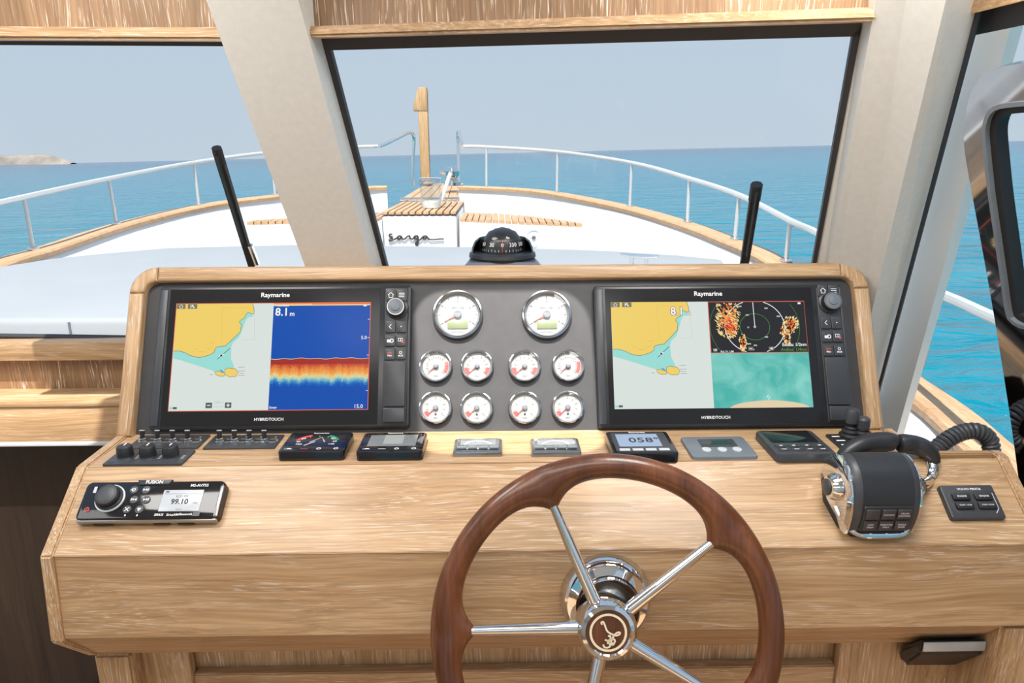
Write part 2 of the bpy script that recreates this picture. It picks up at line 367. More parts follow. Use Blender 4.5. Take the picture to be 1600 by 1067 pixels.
# headland: low rocky point, far off the port bow
hm = MB(); D = 1500
def hp(px, py): return hit_y(px, py, D)
prof = [(-90, 236), (-40, 238), (0, 240), (20, 243), (40, 241), (62, 239), (80, 242), (92, 245.5), (104, 249.5), (114, 254)]
vs, fs = [], []
for i, (px, py) in enumerate(prof):
    a = hp(px, py); b0 = hp(px, 257)
    for dy, f in ((-16, 0), (-7, .75), (0, 1.0), (8, .8), (16, 0)):
        vs.append((a.x, D + dy + random.uniform(-2, 2), b0.z + (a.z - b0.z) * f * random.uniform(.9, 1)))
for i in range(len(prof) - 1):
    for j in range(4): k = i * 5 + j; fs.append((k, k + 5, k + 6, k + 1))
tag(hm.add(vs, fs, ROCK).build('headland', ang=0), 'low pale rocky headland on the horizon at far left', 'headland')

# ---- windscreen planes
H_TOP = Z(.172)
LP0 = Vector((0, 1.225, H_TOP)); LSL = Vector((0, 1.59 - 1.225, -.41 - .172)).normalized()
LPANE = Plane(LP0, (1, 0, 0), -LSL)
ra, rb = hit_z(508, 65, H_TOP), hit_z(1340, 42, H_TOP)
rd = (rb - ra).normalized(); rperp = Vector((-rd.y, rd.x, 0)).normalized()
RPANE = Plane(ra, rd, -(rperp * .365 + Vector((0, 0, -.582))))
def pane_solid(name, plane, px, th, m, parent):
    P = [plane.at(*p) for p in px]; return hexa(name, P, [q - plane.n * th for q in P], m, parent)
def strip(name, plane, a, b, c, d, m, parent, z0=.004, z1=-.006):
    P = [plane.at(*p) for p in (a, b, c, d)]; return hexa(name, [q + plane.n * z0 for q in P], [q + plane.n * z1 for q in P], m, parent)
w1 = struct(thing('window_1', 'wide forward windscreen pane left of the cream pillar', 'window'))
pane_solid('pane', LPANE, [(-330, 60), (420, 66), (560, 535), (-330, 528)], .008, GLASS, w1)
strip('seal', LPANE, (-330, 63), (420, 64), (420, 71), (-330, 67), SEAL, w1); strip('seal', LPANE, (-330, 519), (300, 528), (300, 536), (-330, 527), SEAL, w1)
w2 = struct(thing('window_2', 'forward windscreen pane straight ahead of the steering wheel', 'window'))
pane_solid('pane', RPANE, [(492, 60), (1352, 36), (1252, 540), (632, 540)], .008, GLASS, w2)
strip('seal', RPANE, (498, 58), (1346, 34), (1342, 55), (516, 77), SEAL, w2)
strip('seal', RPANE, (500, 62), (517, 74), (627, 500), (617, 500), SEAL, w2)
strip('seal', RPANE, (1346, 38), (1332, 52), (1253, 500), (1258, 500), SEAL, w2)
# headers and trims
HL = Plane((0, 1.195, 0), (1, 0, 0), (0, 0, 1)); HR = Plane(ra - rperp * .03, rd, (0, 0, 1))
zt = Z(.46)
def header(name, pl, x0, x1, y0, th=.03):
    a = pl.at(x0, y0); b = pl.at(x1, y0 if pl is HL else y0 - (x1 - x0) * .0318)
    A = [a, b, Vector((b.x, b.y, zt)), Vector((a.x, a.y, zt))]; return hexa(name, A, [q - pl.n * th for q in A], OAKH)
tag(struct(header('wall_front_left', HL, -330, 420, 48)), 'limed oak header panel above the left windscreen pane', 'wall')
tag(struct(header('wall_front_right', HR, 440, 1385, 47)), 'limed oak header panel above the right windscreen pane', 'wall')
def trimbar(name, pl, tl, tr, br, bl, th=.022):
    P = [pl.at(*q) for q in (tl, tr, br, bl)]; b = MB(); bm = bmesh.new()
    A = [bm.verts.new(q + pl.n * th) for q in P]; B = [bm.verts.new(q) for q in P]
    bm.faces.new(A); bm.faces.new(B[::-1])
    for i in range(4): bm.faces.new((B[i], B[(i + 1) % 4], A[(i + 1) % 4], A[i]))
    bmesh.ops.recalc_face_normals(bm, faces=bm.faces[:]); bmesh.ops.bevel(bm, geom=bm.edges[:], offset=.004, segments=2, affect='EDGES')
    return b.bm(bm, OAKX).build(name)
tag(struct(trimbar('trim_1', HL, (-330, 43), (420, 46), (420, 66), (-330, 63))), 'rounded oak batten above the left windscreen pane', 'trim')
tag(struct(trimbar('trim_2', HR, (440, 46), (1362, 15), (1362, 36), (440, 63))), 'rounded oak batten above the right windscreen pane', 'trim')
# cream pillar between the panes
PFACE = Plane(LP0 + LPANE.n * .06, (1, 0, 0), LPANE.v)
def ln(a, b, y): return (a[0] + (b[0] - a[0]) * (y - a[1]) / (b[1] - a[1]), y)
def sect(y):
    fl = PFACE.at(*ln((322, 0), (475.5, 413), y)); fr = PFACE.at(*ln((466, 0), (578.7, 413), y)); gr = RPANE.at(*ln((487, 0), (598, 413), y), .0)
    return [fl, fr, gr, gr - RPANE.n * .03, fl - PFACE.n * .09]
tag(struct(hexa('wall_pillar_middle', sect(-110), sect(560), CREAM)), 'wide cream raked pillar between the two windscreen panes', 'pillar')
# cream pillar right of the windscreen, in facets
T4, B4 = hit_x(1525, 20, .64), hit_x(1378, 580, .81)
def p4(y):
    a = ln((1525, 20), (1378, 580), y); d = ray(*a); k = (y - 20) / 560.; X = .64 + .17 * k; t = X / d.x; return EYE + d * t
def dep(x, y, t): return EYE + ray(x, y) * t
def sect2(y):
    e0 = RPANE.at(*ln((1345, 30), (1277, 400), y)); d0 = (e0 - EYE).length / ray(*ln((1345, 30), (1277, 400), y)).length
    q4 = p4(y); x4 = ln((1525, 20), (1378, 580), y); d4 = (q4 - EYE).length / ray(*x4).length
    e1 = dep(*ln((1367, 10), (1295, 407), y), d0 - .035); e2 = dep(*ln((1408, 0), (1324, 407), y), d0 - .045); e3 = dep(*ln((1478, 0), (1376.6, 426), y), d4 - .02)
    off = Vector((.09, .09, 0)); return [e0, e1, e2, e3, q4, q4 + Vector((.0, .05, 0)), e0 + Vector((.02, .06, 0))]
tag(struct(hexa('wall_pillar_right', sect2(-110), sect2(640), CREAM, ang=12)), 'cream faceted corner pillar right of the windscreen', 'pillar')
# side window: gasket, outer frame, pane
AFT = Vector((.13, -1, 0)).normalized()
up4 = (T4 - B4); n_side = AFT.cross(up4).normalized()
if n_side.x > 0: n_side = -n_side
SIDE = Plane(T4, AFT, up4 - AFT * up4.dot(AFT)); SIDE.n = n_side
w3 = struct(thing('window_3', 'starboard side window right of the corner pillar', 'window'))
ga, gb = p4(-110), p4(700)
hexa('gasket', [ga + n_side * .001, ga + AFT * .008 + n_side * .001, ga + AFT * .008 - n_side * .002, ga - n_side * .002], [gb + n_side * .001, gb + AFT * .008 + n_side * .001, gb + AFT * .008 - n_side * .002, gb - n_side * .002], SEAL, w3)
so = -n_side * .012
hexa('pane', [ga + so, ga + AFT * 1.3 + so, gb + AFT * 1.3 + so, gb + so], [q - n_side * .006 for q in (ga + so, ga + AFT * 1.3 + so, gb + AFT * 1.3 + so, gb + so)], GLASS, w3)
SOUT = Plane(T4 - n_side * .03, AFT, SIDE.v); SOUT.n = n_side
def s5(y): return [SOUT.at(*ln((1516, 20), (1370, 580), y)), SOUT.at(*ln((1586, 20), (1412, 640), y))]
A5, B5 = s5(-110), s5(700)
hexa('outer_frame', A5 + [q - n_side * .02 for q in A5[::-1]], B5 + [q - n_side * .02 for q in B5[::-1]], mat('lightened_frame_white', (.88, .88, .86), .4, noise=.01), w3)  # frame white lightened to stand in for light reflected from the cabin
# oak batten above the side window
th_ = [SIDE.at(1480, 4), SIDE.at(1480, 27), SIDE.at(1600, -4), SIDE.at(1600, -30)]
th2 = [th_[0], th_[1], th_[1] + AFT * 1.2, th_[0] + AFT * 1.2]
tag(struct(hexa('trim_3', [q + n_side * .03 for q in th2], th2, OAKY)), 'oak batten running aft above the side window', 'trim')
th3 = [th_[1] + AFT * .02 - Vector((0, 0, .0)), th_[1] + AFT * .02 + Vector((.008, 0, -.030)), th_[1] + AFT * 1.2 + Vector((.008, 0, -.030)), th_[1] + AFT * 1.2]
hexa('seal', [q + n_side * .004 for q in th3], [q - n_side * .004 for q in th3], SEAL, w3)
# lower starboard wall, port wall, floor, ceiling with hatch
def slab(name, lo, hi, m, label, cat, bev=.0):
    b = MB().box([(lo[i] + hi[i]) / 2 for i in range(3)], [hi[i] - lo[i] for i in range(3)], m, bev); return tag(struct(b.build(name)), label, cat)
slab('floor', (-2.5, -2.4, -.05), (.98, 1.75, 0), OAKY, 'oak wheelhouse floor under the console', 'floor')
slab('wall_right', (.99, -2.4, 0), (1.05, 1.5, Z(-.74)), OAKZ, 'oak lower wall under the starboard side window', 'wall')
slab('wall_left', (-2.56, -2.4, 0), (-2.5, 1.6, Z(-.45)), CREAM, 'cream lower wall on the port side', 'wall')
slab('wall_front_lower', (-2.5, 1.6, 0), (.98, 1.64, Z(-.60)), DARKW, 'dark stained bulkhead below the left dashboard', 'wall')
for nm_, x0_, x1_ in (('wall_back_port', -2.5, -1.1), ('wall_back_starboard', -.2, .99)):  # unseen back walls, added to cut the sky light coming from aft
    slab(nm_, (x0_, -2.46, 0), (x1_, -2.40, Z(.44)), CREAM, 'unseen added cream back wall on the port side of the doorway' if x0_ < -1 else 'unseen added cream back wall on the starboard side of the doorway', 'wall')
rim = rrect(.32, .35, .06, 5); HC = (-.05, .735)
outer = []
cx0, cx1, cy0, cy1 = -2.6, .75, -2.46, 1.24
for (x, y) in rim:
    a = math.atan2(y, x); dx, dy = math.cos(a), math.sin(a)
    k = min(((cx1 - HC[0]) if dx > 0 else (HC[0] - cx0)) / max(abs(dx), 1e-6), ((cy1 - HC[1]) if dy > 0 else (HC[1] - cy0)) / max(abs(dy), 1e-6)); outer.append((HC[0] + dx * k, HC[1] + dy * k))
n = len(rim); z0, z1 = Z(.44), Z(.50); vs = [(HC[0] + x, HC[1] + y, z0) for x, y in rim] + [(x, y, z0) for x, y in outer] + [(HC[0] + x, HC[1] + y, z1) for x, y in rim] + [(x, y, z1) for x, y in outer]
fs = []
for i in range(n):
    j = (i + 1) % n; fs += [(i, n + i, n + j, j), (2 * n + i, 2 * n + j, 3 * n + j, 3 * n + i), (i, j, 2 * n + j, 2 * n + i), (n + i, 3 * n + i, 3 * n + j, n + j)]
tag(struct(MB().add(vs, fs, WHITE).build('ceiling', ang=0)), 'white wheelhouse ceiling with an open hatch above the console', 'ceiling')
# added fill lights on the unseen ceiling, invented to brighten the interior
FILL_LIGHTS = [(-.66, .80, .5, .30, 6.4), (.42, .80, .35, .30, 6.8), (-.1, .25, 1.0, .35, 5.5), (-1.6, .40, .6, .4, 2.6), (-.2, -1.1, 1.4, .5, 3)]
for i, (x, y, lw, lh, pw) in enumerate(FILL_LIGHTS):
    t = thing('added_fill_light', ['unseen added fill light over the left display', 'unseen added fill light over the right display', 'unseen long added fill light above the helmsman', 'unseen added fill light over the port side', 'unseen long added fill light farthest aft'][i], 'light', TM(x, y, Z(.44)))
    MB().box((0, 0, -.006), (lw + .04, lh + .04, .012), WHITE, .003).build('frame', t)
    MB().box((0, 0, -.014), (lw, lh, .006), mat('fill_panel_glow', (.9, .9, .88), .6, emit=1.2), .002).build('glow_panel', t)
    ld = bpy.data.lights.new('fill_area_light', 'AREA'); ld.shape = 'RECTANGLE'; ld.size = lw; ld.size_y = lh; ld.energy = pw; ld.color = (1, .97, .93)
    lo = bpy.data.objects.new('fill_area_light', ld); COL.objects.link(lo); lo.parent = t; lo.location = (0, 0, -.02)

# ---- polished hinged side window frame at far right
DOORP = Plane(T4 + n_side * .035, AFT, SIDE.v); DOORP.n = n_side
dr = thing('door_1', 'polished dark metal window frame with rounded corner at far right', 'window frame', kind='structure')
out_px = [(1600, 97), (1572, 102), (1548, 110), (1530, 128), (1518, 158), (1512, 200), (1514, 240), (1530, 330), (1550, 440), (1570, 560), (1588, 680), (1602, 790)]
OUT = [DOORP.at(*p) for p in out_px]
in_px = [(1600, 158), (1575, 161), (1560, 166), (1550, 178), (1545, 200), (1546, 225), (1554, 300), (1564, 370), (1574, 440), (1580, 482), (1586, 498), (1600, 507)]
INN = [DOORP.at(*p) for p in in_px]
aft = AFT * .62
def dloop(P): return P + [q + aft * (1 if i else 1) for i, q in enumerate(P[::-1])]
# frame: bridge the outer outline to the opening, closed with straight runs aft
def arc_resample(P, k):
    L = [0]
    for i in range(len(P) - 1): L.append(L[-1] + (P[i + 1] - P[i]).length)
    out = []
    for j in range(k):
        d = L[-1] * j / (k - 1); i = 0
        while i < len(L) - 2 and L[i + 1] < d: i += 1
        out.append(P[i].lerp(P[i + 1], (d - L[i]) / (L[i + 1] - L[i])))
    return out
k = 40; oc, ic = arc_resample(smooth(OUT, 4), k), arc_resample(smooth(INN, 4), k)
oc = [oc[0] + AFT * .5] + oc + [oc[-1] + AFT * .5]; ic = [ic[0] + AFT * .40] + ic + [ic[-1] + AFT * .40]
def ribbon(A, B, off0, off1, m, name, parent):
    n = len(A); v = [p + n_side * off1 for p in A] + [p + n_side * off1 for p in B] + [p + n_side * off0 for p in A] + [p + n_side * off0 for p in B]; f = []
    for i in range(n):
        j = (i + 1) % n
        f += [(i, j, n + j, n + i), (2 * n + i, 3 * n + i, 3 * n + j, 2 * n + j), (i, 2 * n + i, 2 * n + j, j), (n + i, n + j, 3 * n + j, 3 * n + i)]
    bm = bmesh.new(); vv = [bm.verts.new(p) for p in v]
    for q in f: bm.faces.new([vv[i] for i in q])
    bmesh.ops.recalc_face_normals(bm, faces=bm.faces[:]); return MB().bm(bm, m).build(name, parent)
ribbon(oc, ic, -.012, .006, MIRD, 'frame', dr)
cen = sum(ic, Vector()) / len(ic)
def shrink(P, d):
    out = []
    for i, p in enumerate(P):
        a, c = P[max(i - 1, 0)], P[min(i + 1, len(P) - 1)]; q = (c - a).normalized().cross(n_side).normalized()
        if q.dot(cen - p) < 0: q = -q
        out.append(p + q * d)
    return out
i1, i2, i3 = shrink(ic, -.002), shrink(ic, .004), shrink(ic, .014)
ribbon(i1, i2, -.014, .009, MIDG, 'inner_rim', dr); ribbon(i2, i3, -.016, .002, RUBBER, 'gasket', dr)
bm = bmesh.new(); bm.faces.new([bm.verts.new(p - n_side * .008) for p in i2]); MB().bm(bm, GLASS).build('pane', dr, ang=0)

# ================================================================== FOREDECK
def sl(x, y, h0=-.5, y0=3.4, s=.069):
    d = ray(x, y); t = (h0 - y0 * s) / (d.z - s * d.y); return EYE + d * t
Rc = [sl(*p) for p in [(722, 290), (800, 293), (870, 300), (985, 322), (1075, 347), (1150, 374), (1225, 407)]]
Rc += [Vector((1.345, 2.7, Z(-.60))), Vector((1.31, 2.25, Z(-.683))), hit_z(1500, 640, Z(-.70)), hit_z(1600, 722, Z(-.71)), Vector((1.20, .9, Z(-.72)))]
Lc = [sl(*p) for p in [(604, 290), (560, 292), (430, 304), (310, 320), (180, 350), (60, 388), (0, 405)]] + [Vector((-2.50, 2.7, Z(-.58))), Vector((-2.52, 1.9, Z(-.68)))]
CXB = -.62
def inward(P, i):
    a, c = P[max(i - 1, 0)], P[min(i + 1, len(P) - 1)]; t = (c - a); t.z = 0; n = Vector((-t.y, t.x, 0)).normalized()
    if n.dot(Vector((CXB, 2.5, 0)) - Vector((P[i].x, P[i].y, 0))) < 0: n = -n
    return n
def bulwark(name, P, label):
    P = smooth(P, 5); v = []; f = []
    for i, p in enumerate(P):
        n = inward(P, i); top = p - Vector((0, 0, .03))
        v += [top + n * .075, Vector((*(p + n * (.09 + .33 * min(1, max(0, (6.3 - p.y) / 1.2)))).xy, Z(-.92))), top - n * .01, Vector((*(p + n * .22).xy, -1.1))]  # foot set inward: inner wall shaped to lean up and catch more sun
    for i in range(len(P) - 1):
        a, c = 4 * i, 4 * i + 4; f += [(a, c, c + 1, a + 1), (a + 2, a + 3, c + 3, c + 2), (a, a + 2, c + 2, c)]
    return tag(struct(MB().add(v, f, WHITE).build(name)), label, 'bulwark')
bulwark('wall_bulwark_starboard', Rc, 'white curved bulwark on the right side of the foredeck')
bulwark('wall_bulwark_port', Lc, 'white curved bulwark on the left side of the foredeck')
def caprail(name, P, label):
    t = thing(name, label, 'cap rail'); P = smooth(P, 5); ns = [inward(P, i) for i in range(len(P))]; step = 9
    for s in range(0, len(P) - 1, step):
        e = min(s + step, len(P) - 1); idx = list(range(s, e + 1)); v = []; f = []
        prof = [(-.03, -.032), (-.036, -.01), (-.03, .0), (.085, .0), (.095, -.01), (.092, -.032)]
        for q in idx:
            p, n = P[q].copy(), ns[q]
            if q == e and e < len(P) - 1: p = p.lerp(P[q - 1], .02)
            v += [p + n * a + Vector((0, 0, b)) for a, b in prof]
        k = len(prof)
        for i in range(len(idx) - 1):
            for j in range(k): f.append((i * k + j, i * k + (j + 1) % k, (i + 1) * k + (j + 1) % k, (i + 1) * k + j))
        f += [tuple(range(k)), tuple(range((len(idx) - 1) * k, len(idx) * k))[::-1]]
        bm = bmesh.new(); vv = [bm.verts.new(q) for q in v]
        for q in f: bm.faces.new([vv[i] for i in q])
        bmesh.ops.recalc_face_normals(bm, faces=bm.faces[:]); MB().bm(bm, TEAKX if P[s].y > 4.4 else TEAKY).build('plank', t)
caprail('cap_rail', Rc, 'teak cap rail along the right foredeck bulwark'); caprail('cap_rail', Lc, 'teak cap rail along the left foredeck bulwark')
# guard rails
def guard(label, stan, extra_head, extra_tail, hoop):
    t = thing('guard_rail', label, 'railing'); tops = []
    for (bx, by, tx, ty) in stan:
        b = sl(bx, by); q = hit_y(tx, ty, b.y); tops.append(q); MB().tube([b, q], .0105, RAIL, 10).build('stanchion', t)
        MB().lathe([(.03, 0), (.03, .006), (.016, .014)], STEEL, 12).build('stanchion_foot', t, TM(*b))
    pts = extra_head + tops + extra_tail
    MB().tube(smooth(pts, 6), .0145, RAIL, 10).build('top_rail', t)
    if hoop: MB().tube(smooth(hoop, 5), .016, STEEL, 10).build('bow_hoop', t)
    return t
yb = 6.45
rh = [hit_y(724, 228.5, yb)]
g1 = guard('steel guard rail around the right side of the foredeck', [(760, 292, 760, 229.5), (870, 300, 871, 237), (984, 322, 987, 254.5), (1074, 347, 1077, 279), (1148, 374, 1155, 305), (1228, 408, 1235, 345)], rh,
      [hit_x(1275, 363, 1.33), hit_x(1360, 410, 1.31), hit_x(1465, 457, 1.27), hit_x(1500, 472, 1.25), hit_x(1550, 495, 1.22), hit_x(1640, 532, 1.18)],
      [rh[0], hit_y(721, 220, 6.7), hit_y(718, 208, 7.2), hit_y(716, 205, 7.35), hit_y(715.5, 212, 7.45), hit_y(716, 240, 7.45), hit_y(717, 290, 7.4)])
q0 = hit_x(1440, 572, 1.27); MB().tube([q0, hit_x(1465, 457, 1.27)], .0105, RAIL, 10).build('stanchion', g1)
lh_ = [hit_y(592, 228.5, yb), hit_y(560, 229.5, 6.45)]
guard('steel guard rail around the left side of the foredeck', [(430, 304, 424, 238), (311, 320, 303, 254), (182, 350, 170, 279), (52, 390, 37, 308)], lh_, [hit_x(-60, 330, -2.5)],
      [lh_[0], hit_y(604, 224, 6.6), hit_y(622, 215, 6.9), hit_y(638, 207.5, 7.2), hit_y(645, 209, 7.35), hit_y(647, 222, 7.4), hit_y(645, 250, 7.4), hit_y(645, 290, 7.4)])
# foredeck floor and coachroof
RcF = [p for p in Rc if p.y > 1.95]
LcF = [p for p in Lc if p.y > 1.85]
outl = [Vector((p.x, p.y)) + Vector(inward(smooth(RcF, 3), i).xy) * .08 for i, p in enumerate(smooth(RcF, 3))] + [Vector((p.x, p.y)) + Vector(inward(smooth(LcF, 3), i).xy) * .08 for i, p in enumerate(smooth(LcF, 3))][::-1]
tag(struct(MB().prism([(p.x, p.y) for p in outl], Z(-.95), Z(-.90), WHITE).build('floor_foredeck', ang=0)), 'white foredeck floor between the bulwarks', 'floor')
tag(struct(MB().box((-.62, 2.62, Z(-.72)), (3.15, 1.92, .40), WHITE, .06).build('trim_coachroof')), 'white cabin roof in front of the windscreen under the sun pads', 'roof')
# sun pad: one wide cushion on the cabin roof with a stitched front seam
zc_ = Z(-.452)
far = [hit_z(*p, zc_) for p in [(-40, 424), (0, 416), (77, 404), (141, 397.5), (258, 387), (455, 382), (640, 384), (800, 386), (950, 391), (1060, 398), (1130, 405)]]
poly = [(-2.28, 1.98), (.70, 1.98)] + [(p.x, p.y) for p in far[::-1]]
pad_ = MB().prism(poly, Z(-.525), zc_, CUSH, .020, top_only=False, seg=3).build('sun_pad', ang=50)
tag(pad_, 'wide pale grey sun pad on the cabin roof beyond the windscreen', 'sun pad')
x107 = hit_y(107, 500, 1.98).x
for xs in (x107, x107 + .95, x107 + 1.9): MB().box((xs, 1.979, Z(-.490)), (.006, .004, .055), mat('cushion_stitching', (.12, .13, .15), .7, noise=.1) if xs == x107 else bpy.data.materials['cushion_stitching'], .001).build('seam', pad_)
MB().tube([(-2.25, 1.985, Z(-.470)), (.67, 1.985, Z(-.470))], .004, CUSH, 6).build('piping', pad_)

# bow seat with slatted teak top
ZS = Z(-.42)
sa, sb = hit_z(595, 331.5, ZS), hit_z(713, 331.5, ZS); yb_ = 6.45
bs = thing('bow_locker', 'white bow locker box with slatted teak top and black script', 'locker', TM((sa.x + sb.x) / 2, sa.y, ZS))
wd = sb.x - sa.x
MB().box((0, .50, -.26), (wd, .98, .47), WHITE, .02).build('box', bs)
nsl = 11
for i in range(nsl):
    x0 = -wd / 2 + wd * i / nsl; MB().box((x0 + wd / nsl / 2, .58, -.008), (wd / nsl - .012, 1.15, .022), TEAKY, .003).build('slat', bs)
MB().box((0, .58, -.016), (wd - .01, 1.13, .012), CAULK).build('caulking', bs)
FB = Plane((0, sa.y - .003, 0), (1, 0, 0), (0, 0, 1))
def zz(x, y): return (560 + x * .28107, 120 + y * .28107)
ref = Vector(bs.location)
pts = [(188, 876), (178, 874), (172, 882), (178, 890), (187, 898), (186, 908), (176, 912), (170, 906), (182, 907), (200, 904), (216, 894), (226, 884), (236, 888), (230, 902), (220, 904), (220, 890), (232, 884), (240, 892), (246, 902), (260, 900), (272, 888), (284, 884), (286, 894), (296, 902), (306, 898), (314, 886), (328, 884), (330, 898), (318, 904), (312, 894), (326, 884), (332, 900), (330, 925), (326, 938), (318, 928), (330, 912), (346, 904), (358, 890), (372, 884), (378, 892), (368, 904), (360, 896), (374, 884), (386, 896), (398, 904), (430, 904), (455, 901), (475, 902)]
sp = [FB.at(*zz(*p)) - ref for p in pts]
MB().tube(smooth(sp, 3), .0065, INKB, 6).build('script_lettering', bs, label='black handwritten sasga lettering')
# bowsprit platform
pf = thing('bowsprit_platform', 'teak bowsprit platform behind the glass bucket', 'platform', TM((sa.x + sb.x) / 2, 6.5, Z(-.40)))
pw0, pw1 = .30, .20
for i in range(7):
    u0, u1 = i / 7, (i + 1) / 7; A = [(-pw0 + 2 * pw0 * u0 + .004, 0), (-pw0 + 2 * pw0 * u1 - .004, 0), (-pw1 + 2 * pw1 * u1 - .003, 1.35), (-pw1 + 2 * pw1 * u0 + .003, 1.35)]
    MB().add([(x, y, y * .062) for x, y in A] + [(x, y, y * .062 - .03) for x, y in A], [(0, 1, 2, 3), (7, 6, 5, 4), (0, 4, 5, 1), (1, 5, 6, 2), (2, 6, 7, 3), (3, 7, 4, 0)], TEAKY).build('slat', pf, ang=0)
MB().box((0, .55, -.07), (.5, 1.3, .1), WHITE, .02, M=RX(.062)).build('beam', pf)
MB().box((0, -.012, .0), (.60, .02, .03), CHROME, .004).build('edge_strip', pf)
# wooden bow post
YP = 7.62
pb, pt_ = hit_y(664, 287, YP), hit_y(664, 137, YP); ph = pt_.z - pb.z
bp_ = thing('bow_post', 'tall pale wooden post at the bow with a hooked head', 'post', TM(*pb))
MB().box((.01, 0, ph * .39), (.095, .10, ph * .80), TEAKZ, .008).build('shaft', bp_)
hd = [(-.088, ph * .765), (-.09, ph * .80), (-.03, ph), (.052, ph), (.058, ph * .96), (.057, ph * .76)]
MB().prism(hd, -.055, .055, TEAKZ, .006, M=RX(PI / 2)).build('head', bp_)
MB().box((.01, 0, .03), (.13, .13, .06), STEEL, .01).build('socket', bp_)
# chrome windlass
wl = thing('windlass', 'small chrome windlass on the bowsprit beside the right hoop', 'windlass', TM(*hit_y(707, 290, 7.0)) @ Matrix.Scale(1.35, 4))
MB().lathe([(.062, 0), (.062, .025), (.05, .035)], CHROME, 24).build('base', wl)
MB().lathe([(.032, .03), (.032, .055), (.05, .07), (.054, .10), (.04, .125), (.0, .138)], CHROME, 24).build('drum', wl)
MB().tube([(-.03, 0, .08), (-.085, -.02, .10)], .012, CHROME, 8).build('handle', wl)
# glass ice bucket with stirrer
gb_ = hit_z(672, 326, ZS + .004); gk = (gb_ - EYE).length / 1100
g = thing('glass_bucket', 'clear glass bucket standing on the slatted bow locker', 'bucket', TM(gb_.x, gb_.y + 17 * gk, ZS + .004))
R_ = 17.5 * gk * .97; Hh = 44 * gk
MB().lathe([(R_ * .86, 0), (R_ * .9, Hh * .12), (R_, Hh), (R_ * .93, Hh), (R_ * .84, Hh * .30), (.0, Hh * .28)], GLASSW, 32).build('wall', g)
MB().lathe([(0, .002), (R_ * .82, .002), (R_ * .84, Hh * .22), (R_ * .4, Hh * .26), (0, Hh * .24)], mat('thick_glass_base', (.80, .83, .83), .05, 0, noise=.25, nscale=40), 32).build('base', g)
MB().lathe([(R_ * .95, Hh), (R_ * 1.0, Hh + .006), (R_ * .93, Hh + .004)], LIGHTG, 32).build('lip', g)
st = MB().tube([hit_y(690, 312, gb_.y + .12), hit_y(704, 270, gb_.y + .15)], .016, mat('frosted_rod', (.72, .76, .78), .3, noise=.05), 10).build('stirring_rod')
tag(st, 'frosted white rod leaning beside the glass bucket', 'rod')
# side benches with slatted teak
def bench(front, back, label, step, spk=None):
    z = Z(-.46); t = thing('bow_bench', label, 'bench'); A = [hit_z(*p, z) for p in front]; B = [hit_z(*p, z) for p in back]
    P = A + B[::-1]; ctr = sum(P, Vector()) / len(P)
    MB().prism([(p.x, p.y) for p in P], Z(-.92), z - .012, WHITE).build('box', t, ang=0)
    def edge(E, x):
        for i in range(len(E) - 1):
            if min(E[i].x, E[i + 1].x) <= x <= max(E[i].x, E[i + 1].x): return E[i].lerp(E[i + 1], (x - E[i].x) / (E[i + 1].x - E[i].x + 1e-9)).y
        return E[0].y if abs(x - E[0].x) < abs(x - E[-1].x) else E[-1].y
    xs0, xs1 = min(p.x for p in A), max(p.x for p in A); x = xs0
    while x < xs1 - .03:
        a, b = x + .004, min(x + step - .004, xs1)
        q = [(a, edge(A, a)), (b, edge(A, b)), (b, max(edge(B, b), edge(A, b) + .004)), (a, max(edge(B, a), edge(A, a) + .004))]
        MB().prism(q, z - .012, z + .010, TEAKY).build('slat', t, ang=0); x += step
    return t
bench([(718, 344), (917, 352.5)], [(722, 334), (770, 335), (827, 339.5), (917, 351.5)], 'slatted teak bench wedge right of the bow locker', .046)
bench([(385, 349), (590, 343.5)], [(385, 347), (470, 342), (584, 334)], 'slatted teak bench wedge left of the bow locker', .046)
sp0 = hit_y(834, 371, hit_z(834, 349, Z(-.46)).y - .004)
spk = thing('deck_speaker', 'small round white fitting on the bench front behind the compass', 'speaker', TM(*sp0) @ RX(PI / 2))
MB().lathe([(.062, 0), (.062, .008), (.052, .014), (.046, .010)], WHITE, 32).build('rim', spk); MB().lathe([(.046, .008), (.018, .006), (.016, .012), (0, .013)], LIGHTG, 32).build('cone', spk)
MB().lathe([(.014, .012), (.006, .016), (0, .016)], INKG, 16).build('cap', spk)
# cleat on the deck side
cb = hit_z(998, 412, Z(-.44)); cl = thing('deck_cleat', 'small steel cleat on the deck right of the compass', 'cleat', TM(cb.x, cb.y, cb.z) @ RZ(-.5))
MB().tube([(-.08, 0, .035), (-.03, 0, .03), (.03, 0, .03), (.08, 0, .035)], [.006, .010, .010, .006], STEEL, 8).build('horn', cl); MB().tube([(-.03, 0, -.02), (-.03, 0, .03)], .009, STEEL, 8).build('foot', cl); MB().tube([(.03, 0, -.02), (.03, 0, .03)], .009, STEEL, 8).build('foot', cl)
